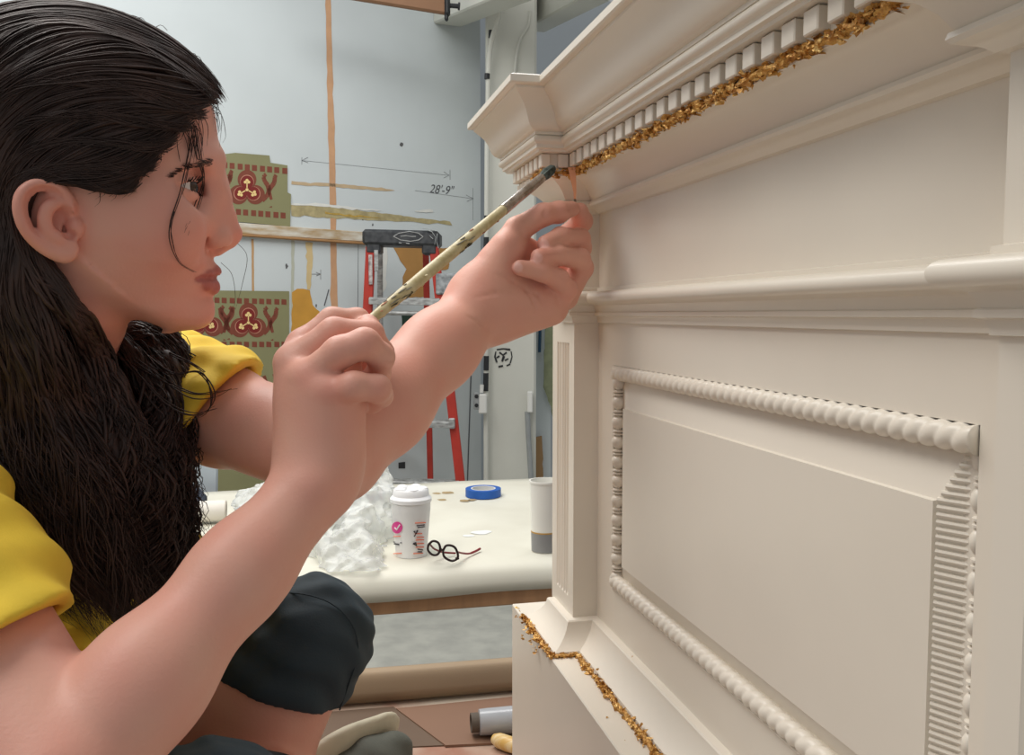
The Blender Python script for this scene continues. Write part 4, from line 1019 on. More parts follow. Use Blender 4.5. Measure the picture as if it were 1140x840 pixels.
# -- left hand (pinching the strip)
mL = [(606, 292, .800), (626, 308, .800), (628, 330, .785), (614, 345, .765)]
wl_ = [(534, 322, .752), (540, 332, .750), (545, 344, .747), (548, 354, .743)]
for a, b in zip(wl_, mL): ops.append(('u', f_cone(at(*a), at(*b), .0165, .0120), .016))
ops.append(('u', f_cone(at(540, 340, .744), at(600, 322, .768), .024, .020), .02))
ops.append(('u', f_cone(at(532, 329, .738), at(566, 277, .740), .0180, .0146), .02))
ops.append(('u', f_cone(at(562, 352, .740), at(606, 340, .752), .0150, .0120), .016))
ops.append(('u', f_cone(at(572, 276, .762), at(606, 290, .798), .0150, .0120), .012))
fl = [([(606, 292, .800), (632, 262, .822), (648, 246, .812), (645, 236, .795)], [.011, .0098, .0092, .0084]),
      ([(628, 306, .800), (646, 276, .795), (645, 266, .785), (624, 264, .758), (607, 271, .740)], [.0110, .0096, .0094, .0084, .0070]),
      ([(630, 330, .785), (648, 298, .780), (645, 288, .770), (620, 284, .745), (600, 286, .728)], [.0108, .0096, .0092, .0082, .0070]),
      ([(616, 345, .765), (630, 322, .752), (622, 311, .742), (602, 302, .730), (579, 298, .722)], [.0106, .0092, .0086, .0078, .0066])]
for P, R in fl: ops.append(('u', f_chain(PA(P), R), .0028))
ops.append(('u', f_chain(PA([(552, 290, .742), (576, 256, .748), (604, 239, .758), (622, 236, .768), (637, 232.5, .780)]), [.0140, .0108, .0094, .0090, .0068]), .005))
# -- legs
hipL, hipR = pelv+LAT*.085+[0, 0, -.02], pelv-LAT*.085+[0, 0, -.02]
knL, anL = at(347, 708, .78), at(176, 1070, .75)
knR, anR = at(232, 918, .60), at(350, 908, .80)
ops += [('u', f_cone(hipL, knL, .082, .046), .03), ('u', f_cone(hipR, knR, .082, .050), .03)]
sL = nrm(anL-knL)
ops += [('u', f_cone(knL, knL+sL*.13, .043, .049), .02), ('u', f_cone(knL+sL*.13, anL, .049, .030), .02)]
sR = nrm(anR-knR)
ops += [('u', f_cone(knR, knR+sR*.10, .044, .046), .02), ('u', f_cone(knR+sR*.10, anR, .046, .030), .02)]
ftL = anL+np.array([.11, .02, -.02]); ftL[2] = max(ftL[2], BZ+.035); ftR = at(432, 838, .905)
ops += [('u', f_cone(anL, ftL, .032, .024), .02), ('u', f_cone(anR, ftR, .032, .022), .02)]
BODY = ops
def creases(lines, r=.0009, k=.0022):
    t = tracer(BODY); out = []
    for l in lines: P = [t(x, y) for x, y in l]; out.append(('s', f_chain(P, [r*.4]+[r]*(len(P)-2)+[r*.4]), k))
    BODY.extend(out)
def tracer(ops):
    cents = np.array([o[1][1] for o in ops]); rads = np.array([o[1][2]+o[2]+.004 for o in ops])
    def trace(px, py, t0=.3):
        r = ray(px, py); r = r/np.linalg.norm(r); t = t0
        for i in range(140):
            d = combine(ops, (CAM+r*t)[None])[0]
            if d < .0002: break
            t += d*.7
            if t > 1.6: break
        return CAM+r*t
    return trace
HEADOPS = [BODY[0]]+fd

creases([[(530, 331), (550, 326), (572, 325)], [(552, 306), (570, 312), (586, 322), (594, 334), (596, 348)], [(576, 322), (598, 327), (607, 342)], [(619, 326), (622, 336), (624, 346)], [(520, 352), (534, 360), (548, 368)], [(608, 245), (606, 238), (608, 233)]], .0006, .002)
htrace = tracer(HEADOPS); btrace = tracer(BODY)
def sgrad(ops, P, h=.0015):
    g = np.stack([combine(ops, P+np.eye(3)[k]*h)-combine(ops, P-np.eye(3)[k]*h) for k in range(3)], 1)
    return g/np.maximum(1e-9, np.linalg.norm(g, axis=1))[:, None]

SKIN = mat('skin', (255, 255, 255), .45, vcol='tint', sss=.05, bump=.10, bscale=420, spec=.35)
EYEW = mat('eye_white', (224, 216, 210), .12); IRIS = mat('iris_brown', (66, 52, 44), .1); PUP = mat('pupil_black', (10, 9, 9), .05)
HAIRM = mat('dark_brown_hair', (68, 50, 44), .48, var=.5, scale=45, spec=.4)
BROWM = mat('brow_hair', (52, 36, 30), .6)
YEL = mat('yellow_jersey', (238, 204, 66), .8, var=.07, scale=30, bump=.12, bscale=700)
TEAL = mat('charcoal_teal_leggings', (46, 60, 68), .75, var=.08, scale=20, bump=.1, bscale=600)
SHOEG = mat('grey_canvas', (98, 100, 92), .9, var=.12, scale=60, bump=.15, bscale=500); SOLE = mat('off_white_rubber', (206, 198, 174), .6, var=.12, scale=30)

person = thing('person', 'woman with long dark hair and yellow t-shirt sitting cross-legged, brushing the mantel cornice', 'person', pelv*[1, 1, 0]+[0, 0, BZ])
V, F = surface(BODY, (-.72, .30, BZ-.02), (.14, 1.06, 1.70), .0016 if not globals().get('QUICK') else .003)
V = relax(V, F, 2)
body = mobj('body', V, F, SKIN, person)
# natural colouring of the skin: lips, ears, knuckles, nails
base = np.array(srgb((226, 168, 149))); lipc = np.array(srgb((186, 116, 106))); rosy = np.array(srgb((222, 142, 124))); nail = np.array(srgb((240, 192, 180)))
T = np.tile(base, (len(V), 1))
def blend(mask, col): T[:] = T+(np.asarray(col)-T)*mask[:, None]
def near(p, r, soft=.5): d = np.linalg.norm(V-np.asarray(p), axis=1); return np.clip((r-d)/(r*soft), 0, 1)
blend(near(HP(182, 268, .055), .034, .9)*.40, rosy); blend(near(HP(257, 258, 0), .016, .8)*.45, rosy)
blend(near(HP(52, 243, .078), .030, .4)*.45, rosy)
d = hchain([(219, 310.5, .0235), (232, 306, .0150), (242, 303, .005), (242, 303, -.005), (232, 306, -.0150), (219, 310.5, -.0235)], [.0010, .0028, .0038, .0038, .0028, .0010])[0](V)
d2 = hchain([(219, 312, .0225), (230, 317, .0145), (239, 319, .005), (239, 319, -.005), (230, 317, -.0145), (219, 312, -.0225)], [.0008, .0032, .0048, .0048, .0032, .0008])[0](V)
blend(np.clip((.0012-np.minimum(d, d2))/.0012, 0, 1), lipc)
for p in [(326, 404, .570), (344, 419, .553), (368, 434, .546), (408, 380, .550), (423, 384, .582), (425, 431, .546)]: blend(near(at(*p), .012, .9)*.40, rosy)
for p in [(640, 240, .78), (648, 250, .80), (650, 268, .785), (650, 290, .772), (632, 316, .748), (606, 240, .755), (600, 285, .727), (578, 298, .715)]: blend(near(at(*p), .016, .9)*.18, rosy)
for p, r in [((629.5, 233, .773), .0058), ((576, 297.5, .7155), .0050), ((605.5, 272.5, .7335), .0050), ((598.5, 287, .7215), .0048)]: blend(near(at(*p), r, .25)*.85, nail)
mot = np.sin(V@np.array([61, 33, 47]))*np.sin(V@np.array([-29, 71, 38])+1)+.6*np.sin(V@np.array([150, -90, 120]))*np.sin(V@np.array([80, 160, -110]))
T[:, 1:] *= (1-.045*mot)[:, None]
set_color(body, 'tint', np.clip(T, 0, 1))
# -- eyes
for s in (1, -1):
    c = HP(200, 209, EYE_W); c = c if s > 0 else c-HW*2*EYE_W
    g = nrm(HU*1.0+HV*.03+HW*.28)
    a, b, _ = frame_from(g); mb = MB(); n = 32; rings = [0, .10, .24, .42, .62, .66, .75, 1.0, 1.3, 1.6, 1.9, 2.3, 2.8, 3.14]
    for i in range(len(rings)-1):
        t0_, t1_ = rings[i], rings[i+1]; mb.mi = 2 if t1_ <= .25 else (1 if t1_ <= .63 else 0)
        def P_(t, k):
            rr = EYE_R*(1+.05*max(0, 1-t/.6)); return c+rr*(math.cos(t)*g+math.sin(t)*(math.cos(k)*a+math.sin(k)*b))
        for k in range(n): mb.add([P_(t0_, 2*math.pi*k/n), P_(t0_, 2*math.pi*(k+1)/n), P_(t1_, 2*math.pi*(k+1)/n), P_(t1_, 2*math.pi*k/n)], [(0, 1, 2, 3)])
    mb.build('eye', [EYEW, IRIS, PUP], person, angle=None)
# -- strand bundles
def tubes(C, R, sides=4):
    K, N, _ = C.shape; d = np.gradient(C, axis=1); d /= np.maximum(1e-9, np.linalg.norm(d, axis=2))[:, :, None]
    ref = np.array([.31, .52, .79]); a = np.cross(d, ref); a /= np.maximum(1e-9, np.linalg.norm(a, axis=2))[:, :, None]; b = np.cross(d, a)
    th = np.arange(sides)*2*math.pi/sides
    Vv = C[:, :, None]+R[:, :, None, None]*(np.cos(th)[None, None, :, None]*a[:, :, None]+np.sin(th)[None, None, :, None]*b[:, :, None])
    i = np.arange(K)[:, None, None]*N*sides+np.arange(N-1)[None, :, None]*sides; k = np.arange(sides)[None, None, :]; k2 = (k+1) % sides
    Q = np.stack([i+k, i+k2, i+sides+k2, i+sides+k], -1).reshape(-1, 4)
    return Vv.reshape(-1, 3), Q
def H_(l): return [np.r_[HP(*p[:3]), p[3] if len(p) > 3 else float(np.clip((262-p[1])/25, 0, 1))] for p in l]
def Y_(l): return [np.r_[at(*p[:3]), 0] for p in l]
G = [
 H_([(228, 107, -.012), (208, 74, -.015), (155, 34, -.015), (88, 12, -.015), (10, 20, -.015), (-60, 66, -.01), (-110, 150, 0), (-125, 250, .02)])+Y_([(-100, 370, .68), (-70, 480, .66), (-30, 570, .64), (30, 650, .63), (90, 700, .62)]),
 H_([(230, 109, .006), (209, 78, .008), (155, 38, .012), (85, 16, .012), (8, 26, .012), (-58, 80, .02), (-98, 160, .03), (-105, 260, .04)])+Y_([(-85, 370, .64), (-55, 470, .63), (-10, 560, .62), (50, 640, .61), (100, 695, .61)]),
 H_([(230, 113, .022), (205, 92, .032), (148, 60, .044), (78, 50, .048), (2, 76, .052), (-50, 140, .055), (-72, 230, .055), (-66, 320, .05)])+Y_([(-48, 400, .62), (-14, 480, .61), (30, 560, .61), (80, 635, .61), (118, 700, .61)]),
 H_([(225, 119, .034), (198, 116, .050), (138, 98, .064), (68, 98, .071), (4, 130, .073), (-34, 200, .070), (-42, 290, .060), (-32, 360, .05)])+Y_([(-10, 430, .61), (25, 500, .60), (62, 575, .60), (100, 640, .605), (128, 705, .61)]),
 H_([(211, 129, .047), (186, 136, .059), (130, 130, .071), (68, 134, .078), (10, 164, .078), (-18, 225, .073), (-16, 310, .062), (0, 380, .052)])+Y_([(26, 450, .60), (58, 515, .60), (92, 585, .60), (120, 650, .605), (140, 700, .61)]),
 H_([(195, 146, .056), (170, 162, .064), (122, 164, .074), (68, 168, .081), (18, 190, .080), (-2, 240, .076), (4, 320, .064), (26, 390, .054)])+Y_([(52, 460, .60), (84, 525, .60), (112, 590, .605), (136, 650, .61), (146, 700, .615)]),
 H_([(174, 172, .061), (148, 188, .069), (110, 192, .077), (66, 190, .084), (28, 200, .086), (10, 240, .080), (18, 320, .066), (46, 390, .056)])+Y_([(74, 460, .61), (104, 525, .61), (128, 590, .615), (150, 645, .62), (158, 690, .625)]),
 H_([(152, 196, .065), (136, 206, .071), (104, 204, .079), (64, 197, .087), (32, 205, .088), (15, 240, .082), (30, 318, .066), (62, 385, .055)])+Y_([(92, 450, .615), (120, 515, .62), (142, 580, .625), (164, 640, .63), (172, 680, .635)]),
]
G2_ = [
 H_([(16, 235, .074, 0), (30, 285, .070, 0), (66, 335, .060, 0)])+Y_([(96, 395, .62), (118, 455, .625), (140, 520, .625), (160, 590, .63), (168, 645, .635), (160, 690, .635)]),
 H_([(20, 240, .070, 0), (44, 295, .064, 0), (88, 348, .054, 0)])+Y_([(112, 400, .635), (138, 455, .635), (160, 520, .635), (176, 585, .64), (180, 640, .645), (172, 680, .645)]),
 Y_([(60, 330, .74), (84, 352, .72), (104, 372, .69), (128, 384, .675), (154, 408, .665), (172, 455, .655), (178, 515, .65), (182, 580, .65), (188, 630, .655), (178, 672, .655)]),
 Y_([(62, 330, .76), (100, 352, .735), (128, 370, .715), (158, 374, .70), (186, 388, .70), (198, 430, .69), (186, 490, .67), (186, 550, .66), (194, 610, .66), (184, 655, .66)]),
 Y_([(64, 330, .77), (104, 348, .75), (135, 364, .725), (168, 367, .71), (196, 384, .71), (208, 430, .70), (196, 490, .68), (192, 545, .67), (199, 600, .67), (196, 640, .67)]),
]
rg = np.random.default_rng(77)
def sheet(G, K, N, jit, wave, rad, thick, sub=None, t_end=(.82, 1.0), cl=1.0):
    Gs = np.stack([spline(np.array(g), 60) for g in G])                    # guides resampled
    g = rg.uniform(0, len(G)-1.001, K); i = g.astype(int); f = (g-i)[:, None, None]; f = f*f*(3-2*f)*.35+f*.65
    C = Gs[i]*(1-f)+Gs[i+1]*f
    te = rg.uniform(*t_end, K); ts = np.zeros(K)
    if sub is not None: ts = np.where(rg.random(K) < .40, rg.uniform(0, sub, K), rg.uniform(0, .022, K))
    s = np.linspace(0, 1, N)[None]*(te-ts)[:, None]+ts[:, None]
    x = s*59; j = np.clip(x.astype(int), 0, 58); fr = (x-j)[:, :, None]
    rows = np.arange(K)[:, None]
    C = C[rows, j]*(1-fr)+C[rows, j+1]*fr
    P = C[:, :, :3].copy(); hug = np.clip(C[:, :, 3], 0, 1)
    lay = rg.uniform(0, 1, K)**.7
    grow = np.clip((s-.25)/.5, 0, 1)
    off = rg.normal(0, 1, (K, 3)); off /= np.linalg.norm(off, axis=1)[:, None]; off *= rg.uniform(0, 1, K)[:, None]**.5
    P += off[:, None]*(jit[0]+(jit[1]-jit[0])*grow)[:, :, None]
    ph = rg.uniform(0, 6.28, K)*.6+g*2.2; wl = rg.uniform(.9, 1.15, K)
    L = s*wl[:, None]*6.28
    P += (.0048*np.sin(s*22+g[:, None]*7)+.002*np.sin(s*41+g[:, None]*15+ph[:, None]*.4))[:, :, None]*HV
    P += wave*(grow**1.3*np.sin(L*5.2+ph[:, None]))[:, :, None]*HU+wave*.8*(grow**1.3*np.sin(L*4.3+ph[:, None]*1.7+1))[:, :, None]*HW+wave*.5*(np.sin(L*2.1+ph[:, None])*.35)[:, :, None]*HV
    # lie on the head
    flat = P.reshape(-1, 3); hw = np.clip(hug, 0, 1).ravel(); m = hw > .02
    if m.any():
        for it in range(2):
            d = headloft(flat[m]); n = sgrad([BODY[0]], flat[m], .006); tgt = np.repeat((thick[0]+(thick[1]-thick[0])*lay), N)[m]
            e = np.clip(tgt-d, -.03, .05)*hw[m]; flat[m] = flat[m]+n*e[:, None]
        P = flat.reshape(K, N, 3)
        for it in range(4): P[:, 1:-1] = P[:, 1:-1]*.5+(P[:, :-2]+P[:, 2:])*.25
    prof = np.minimum(1, np.linspace(0, 1, N)/.10+.12)*np.clip((1-np.linspace(0, 1, N))/.30, .06, 1)
    R = rg.uniform(rad[0], rad[1], K)[:, None]*prof[None]
    return P, R
VV = []; QQ = []; base_i = 0
def addt(P, R, sides=4):
    global base_i
    v, q_ = tubes(P, R, sides); VV.append(v); QQ.append(q_+base_i); base_i += len(v)
# under-mass so that no scalp shows
hp = [(222, 104), (206, 118), (188, 132), (166, 160), (144, 186), (126, 199), (106, 203), (92, 203), (60, 196), (28, 200), (10, 225), (14, 285), (40, 320), (60, 400), (-300, 400), (-300, -60), (229, -60)]
hpoly = poly2d([HL(x, y, .06 if 100 < y < 330 and x < 215 else .02)[:2] for x, y in hp])
def hcap(p):
    q = hloc(p); return np.maximum(headloft(p)-.0045, hpoly(q[:, :2])*1.0)
hops = [('u', (hcap, HC, .26), 0), ('u', f_chain([HP(-20, 200, .030), HP(-10, 270, .026), HP(12, 330, .022), at(36, 400, .65), at(70, 460, .64)], [.040, .040, .034, .030, .032]), .01)]
for ch, rr in (([(-60, 200, .60), (-40, 330, .62), (10, 440, .635), (60, 530, .635), (105, 610, .635), (130, 680, .63)], [.03, .042, .040, .036, .026, .010]),
               ([(30, 320, .63), (70, 420, .64), (112, 500, .64), (140, 580, .64), (160, 650, .645)], [.026, .034, .032, .026, .010]),
               ([(96, 360, .735), (176, 420, .69), (178, 480, .675), (174, 550, .665), (182, 615, .66)], [.012, .020, .020, .016, .008]),
               ([(-90, 300, .68), (-60, 430, .68), (0, 540, .67), (60, 640, .66)], [.04, .05, .045, .02])):
    hops.append(('u', f_chain(PA(ch), rr), .012))
hops.append(('n', (lambda p: .0022*np.sin(p@np.array([260, 60, 90]))+.0018*np.sin(p@np.array([120, 300, 40])+1), np.zeros(3), 1e3), 0))
Vh, Fh = surface(hops, (-.75, .42, 1.0), (-.15, .95, 1.72), .004)
VV.append(Vh); QQ.append(Fh); base_i += len(Vh)
GA, GB = G2_[:2], G2_[2:]
addt(*sheet(G, 1900, 64, (.001, .013), .007, (.0009, .0020), (.002, .0105), .35))
addt(*sheet(GA, 480, 46, (.006, .012), .012, (.0009, .0019), (.003, .010), .15))
addt(*sheet(GB, 520, 46, (.004, .010), .012, (.0009, .0019), (.003, .010), .15))
addt(*sheet(G, 1300, 64, (.002, .016), .009, (.0003, .0006), (.005, .0125), .4), sides=3)
addt(*sheet(GA, 350, 46, (.006, .015), .014, (.0003, .0006), (.004, .012), .2, t_end=(.85, 1.0)), sides=3)
addt(*sheet(GB, 400, 46, (.006, .014), .014, (.0003, .0006), (.004, .012), .2, t_end=(.85, 1.0)), sides=3)
# loose wisps
def wisp(pts, r=.0004, n=26): 
    C = spline(np.array(pts), n)[None]; addt(C, np.full((1, n), r)*np.clip((1-np.linspace(0, 1, n))/.4, .3, 1)[None], 3)
def onface(l, o=.002):
    out = []
    for x, y in l:
        p = htrace(x, y); out.append(p+camdir(p)*o)
    return out
for k in range(4):
    j = rg.normal(0, 1.2, 2)
    wisp(onface([(214+j[0], 150), (207+j[0], 185+j[1]), (200+j[0], 215), (191+j[1], 245), (189+j[0], 268), (200+j[1], 292), (216+j[0], 303)], .003), .0003)
for k in range(5):
    j = rg.normal(0, 2, 2)
    wisp(onface([(216+j[0], 140), (221+j[0], 170), (226+j[1]*.5, 200), (220+j[0], 228), (206+j[1], 250+3*k)], .004), .0003)
for k in range(14):
    x = rg.uniform(196, 226); y = 150-(x-200)*.9+rg.normal(0, 3)
    wisp(onface([(x, y), (x+rg.uniform(0, 8), y+16), (x+rg.uniform(2, 9), y+34+rg.uniform(0, 12))], .0025), .00028, 12)
hl_ = np.array([(224, 114), (208, 130), (192, 146), (174, 168), (156, 190), (138, 204), (112, 208)], float)
for k in range(150):
    t = rg.uniform(0, 5.99); i_ = int(t); q0 = hl_[i_]+(hl_[i_+1]-hl_[i_])*(t-i_)+rg.normal(0, 2.5, 2); L = rg.uniform(14, 34); a_ = math.radians(rg.normal(205-10*t, 14))
    dx, dy = math.cos(a_), -math.sin(a_)*-1
    dx, dy = -abs(math.cos(a_)), -abs(math.sin(a_))*.7+.15*t*.3
    wisp(onface([(q0[0]+4, q0[1]+4), (q0[0]+dx*L*.5, q0[1]+dy*L*.4), (q0[0]+dx*L, q0[1]+dy*L)], .0016+.002*rg.random()), .0004, 8)
for k in range(90):
    t = rg.uniform(0, 5.99); i_ = int(t); q0 = hl_[i_]+(hl_[i_+1]-hl_[i_])*(t-i_)+rg.normal(0, 2, 2); a_ = rg.uniform(4, 12)
    wisp(onface([(q0[0]-9, q0[1]-6), (q0[0], q0[1]), (q0[0]+a_*.25-2, q0[1]+a_), (q0[0]-5, q0[1]+a_*1.5)], .0015+.0015*rg.random()), .00022, 10)
for k in range(20):
    y = rg.uniform(60, 130); x = 200+(y-60)*.5; q0 = HP(x, y, .01); a = rg.uniform(6, 22)
    wisp([q0, HP(x+a*.7, y-2+rg.normal(0, 4), .012), HP(x+a, y+12+rg.normal(0, 5), .014), HP(x+a*.8, y+26+rg.normal(0, 8), .016)], .00028, 14)
for pts in ([(150, 398, .66), (185, 425, .655), (215, 440, .65), (240, 436, .65), (258, 432, .65)], [(160, 392, .67), (190, 415, .66), (222, 415, .66), (236, 438, .655), (228, 462, .655), (200, 470, .65)], [(150, 410, .65), (185, 448, .645), (215, 462, .645), (240, 455, .645)], [(170, 385, .69), (200, 398, .68), (225, 412, .68), (246, 430, .68)], [(170, 620, .63), (185, 645, .63), (190, 662, .63), (200, 655, .63)], [(190, 560, .65), (201, 590, .65), (196, 625, .65), (205, 640, .65)], [(182, 375, .70), (205, 392, .70), (228, 405, .70), (240, 420, .70)]):
    for k in range(3): wisp([at(x+rg.normal(0, 2.2), y+rg.normal(0, 2.2), d) for x, y, d in pts], .0006)
for pts in ([(246, 292, .67), (258, 305, .67), (262, 330, .67), (259, 348, .67)], [(262, 268, .67), (275, 285, .67), (270, 315, .67), (262, 345, .67)]): wisp([at(*p) for p in pts], .00022)
for k in range(26):
    x = rg.uniform(0, 200); y = 12+max(0, (x-90))**1.6*.012+max(0, 60-x)*.12
    wisp([HP(x, y+4, .0), HP(x-8, y-3+rg.normal(0, 2), .0), HP(x-22, y+rg.normal(-2, 4), .0), HP(x-38, y+10, .0)], .00025, 12)
hair = mobj('hair', np.concatenate(VV), np.concatenate(QQ), HAIRM, person)
# -- brow and lashes
BR = []; 
for k in range(64):
    t = rg.uniform(0, 1); bx = np.interp(t, [0, .35, .7, 1], [238, 222, 206, 192]); by = np.interp(t, [0, .35, .7, 1], [180, 183, 187, 197])+rg.normal(0, 2.2*(1-.6*t))
    p = htrace(bx, by); q_ = htrace(bx-rg.uniform(5, 9), by-rg.uniform(-1.5, 2.5)); BR.append(np.stack([p+camdir(p)*.0004, (p+q_)/2+camdir(p)*.0013, q_+camdir(p)*.0006]))
BR = np.stack(BR); v, q_ = tubes(BR, np.tile(np.array([.00028, .00026, .0001]), (len(BR), 1)), 3)
mobj('eyebrow', v, q_, BROWM, person)
LS = []; c = HP(200, 209, EYE_W); rl = EYE_R+.0019
for k in range(46):
    al = rg.uniform(-1.15, 1.15); upd = math.radians(22); 
    for (el, ln, tilt) in ((upd, .0048, .25), (math.radians(-15), .0022, -.4)):
        if el < 0 and k % 2: continue
        d0 = math.cos(al)*(math.cos(el)*HU+math.sin(el)*HV)+math.sin(al)*HW
        p = c+d0*rl; dd = nrm(d0+HV*tilt); LS.append(np.stack([p, p+dd*ln*.5, p+nrm(dd+HV*tilt*.9)*ln]))
LS = np.stack(LS); v, q_ = tubes(LS, np.tile(np.array([.00038, .0003, .0001]), (len(LS), 1)), 3)
# lid line
mobj('eyelashes', v, q_, mat('lash_black', (26, 20, 18), .6), person)
# -- t-shirt
aR0, aL0 = nrm(elR-shR), nrm(elL-shL)
ARM0 = [('u', f_cone(shR, shR+(elR-shR)*.5, .050, .046), .02), ('u', f_cone(shR+(elR-shR)*.5, elR, .046, .041), .02), ('u', f_cone(shL, shL+(elL-shL)*.5, .048, .0385), .02), ('u', f_cone(shL+(elL-shL)*.5, elL, .0385, .034), .02)]
TOR = BODY[1:7]+ARM0
tf = lambda p: combine(TOR, p)
sh_ops = [('u', (lambda p: tf(p)-.0085, np.zeros(3), 1e3), 0), ('u', f_cone(shR+aR0*.06, shR+(elR-shR)*.75, .055, .0505), .03), ('u', f_cone(shL+aL0*.03, shL+(elL-shL)*.6, .056, .046), .03)]
aR, aL = nrm(elR-shR), nrm(elL-shL)
folds = lambda p: .0022*np.sin(p@np.array([70, 90, 150])+2*np.sin(p@np.array([30, -20, 50])))+.0016*np.sin(p@np.array([-120, 60, 90]))
sh_ops.append(('n', (folds, np.zeros(3), 1e3), 0))
def hemside(sh, a, P, n):
    return lambda p: np.where((np.linalg.norm((p-sh)-((p-sh)@a)[:, None]*a, axis=1) < .12) & ((p-sh)@a > .0), (p-P)@n, -.05)
def offcam(a, P, k): c = camdir(P); return nrm(a-k*np.dot(a, c)*c)
PR = shR+(elR-shR)*.665; PL = shL+(elL-shL)*.47
hemR = hemside(shR, aR, PR, offcam(aR, PR, .85)); hemL = hemside(shL, aL, PL, nrm(offcam(aL, PL, .85)+np.array([0, 0, -.45])))
sh_ops += [('i', (hemR, np.zeros(3), 1e3), .002), ('i', (hemL, np.zeros(3), 1e3), .002),
           ('s', f_cone(HP(62, 315, 0), nb+FWD*.012+[0, 0, -.004], .066, .078), .004), ('i', (lambda p: np.where(np.linalg.norm((p-nb)[:, :2], axis=1) < .12, p[:, 2]-nb[2]-.035, -.05), np.zeros(3), 1e3), 0)]
deep = lambda p: np.maximum(tf(p)-.0025, -np.maximum(hemR(p)+.03, hemL(p)+.03))
sh_ops.append(('s', (deep, np.zeros(3), 1e3), .001))
Vs, Fs = surface(sh_ops, (-.72, .36, BZ-.01), (-.05, 1.06, CAMZ+.10), .003); Vs = relax(Vs, Fs, 1)
mobj('t_shirt', Vs, Fs, YEL, person)
# -- leggings
lg = [('u', f_flat(pelv+[0, 0, .06], pelv, .150, .156, FWD, .66), 0), ('u', f_cone(hipL, knL, .087, .0505), .03), ('u', f_cone(hipR, knR, .087, .055), .03),
      ('u', f_cone(knL, knL+sL*.13, .0510, .0560), .02), ('u', f_cone(knR, knR+sR*.10, .049, .0505), .02)]
lg.append(('n', (lambda p: .0016*np.sin(p@np.array([120, 60, 160])+1.5*np.sin(p@np.array([40, 70, -30])))+.0010*np.sin(p@np.array([-90, 200, 110])), np.zeros(3), 1e3), 0))
hl = onplane(315, 770, knL, camdir(knL)); tL = np.dot(hl-knL, sL)
nh = nrm(sL+.12*HU)
def hem2(p):
    q = p-knL; x = q@nh; r_ = np.linalg.norm(q-(q@sL)[:, None]*sL, axis=1); y = (p-knR)@sR; r2 = np.linalg.norm((p-knR)-y[:, None]*sR, axis=1)
    return np.maximum(np.where((r_ < .075) & (x > 0), x-np.dot(hl-knL, nh), -.05), np.where((r2 < .07) & (y > 0) , y-.10, -.05))
lg.append(('i', (hem2, np.zeros(3), 1e3), .001))
shin = [('u', f_cone(knL, knL+sL*.13, .0445, .0505), 0), ('u', f_cone(knR, knR+sR*.10, .0455, .0475), 0)]
dh = np.dot(hl-knL, nh)
lg.append(('s', (lambda p: np.maximum(combine(shin, p), -np.maximum((p-knL)@nh-dh+.02, (p-knR)@sR-.08)), np.zeros(3), 1e3), .001))
Vl, Fl = surface(lg, (-.72, .42, BZ-.01), (.0, 1.06, BZ+.45), .0026); Vl = relax(Vl, Fl, 1)
Vl[:, 2] = np.maximum(Vl[:, 2], BZ+.002)
mobj('leggings', Vl, Fl, TEAL, person)
mb = MB()
def seam(l, o=.0008):
    lt = tracer(lg[:5]); out = []
    for x, y in l: p = lt(x, y); out.append(p+camdir(p)*o)
    return out
for l in ([(296, 662), (330, 660), (362, 668), (384, 684), (396, 705), (398, 730), (388, 762), (378, 790)], ): mb.tube(spline(np.array(seam(l)), 30), .0007, 5)
mb.build('seam', mat('seam_thread', (36, 48, 56), .8), person)
# -- shoes
def shoe(ankle, toe, nsole, label=None):
    a = nrm(toe-ankle); n = nrm(nsole-np.dot(nsole, a)*a); heel = toe-a*.235
    so = [('u', f_flat(heel+a*.03, toe-a*.07, .032, .040, n, .95), 0), ('u', f_flat(toe-a*.09-n*.004, toe-a*.043-n*.004, .040, .034, n, .70), .02), ('u', f_cone(heel+a*.03-n*.01, heel+a*.035-n*.045, .034, .036), .02)]
    so.append(('n', (lambda p: .0012*np.sin(p@np.array([150, 90, 210])), np.zeros(3), 1e3), 0))
    lo = np.minimum(heel, toe)-.09; hi = np.maximum(heel, toe)+.09
    Vv, Ff = surface(so, lo, hi, .003); Vv = relax(Vv, Ff, 1); o = mobj('shoe', Vv, Ff, SHOEG, person)
    s2 = [('u', f_flat(heel+a*.03+n*.028, toe-a*.10+n*.028, .034, .041, n, .24), 0), ('u', f_flat(toe-a*.10+n*.028, toe-a*.036+n*.022, .041, .0380, n, .26), .02)]
    Vv, Ff = surface(s2, lo-.031, hi+.04, .003, 20); mobj('sole', Vv, Ff, SOLE, o)
    return o
shoe(anR, at(458, 822, .900), np.array([0, .9, .42]))
shoe(anL, np.array([ftL[0]+.05, ftL[1], max(ftL[2], BZ+.085)]), np.array([.1, .1, -1.]))

# ================================================================ PAINTBRUSH and STRIP
tip = at(618, 185.5, .788); bb = at(396, 370, .592)
bd = nrm(tip-bb); BL = np.linalg.norm(tip-bb)
br = thing('paintbrush', 'long slim artist brush with paint flecked pale wooden handle held to the cornice', 'paintbrush', bb)
HANDLE = mat('flecked_pale_handle', (212, 200, 160), .45, rgb2=(188, 172, 124), scale=120, bump=.1, bscale=200)
def bp(px): 
    r = ray(px, 300); # parameter along the brush for an image column
    n = np.cross(ray(px, 0), ray(px, 840)); return np.dot(CAM-bb, n)/np.dot(bd, n)
xs = [396, 412, 440, 470, 500, 530, 556, 562]; rs = [.0033, .0035, .0041, .0046, .0047, .0045, .0043, .0043]
mb = MB(); pr = [(.0006, -.012), (.0026, -.010)]+[(r, bp(x)) for x, r in zip(xs, rs)]; mb.lathe([(r, h) for r, h in pr], bb, bd, 18); mb.build('handle', HANDLE, br)
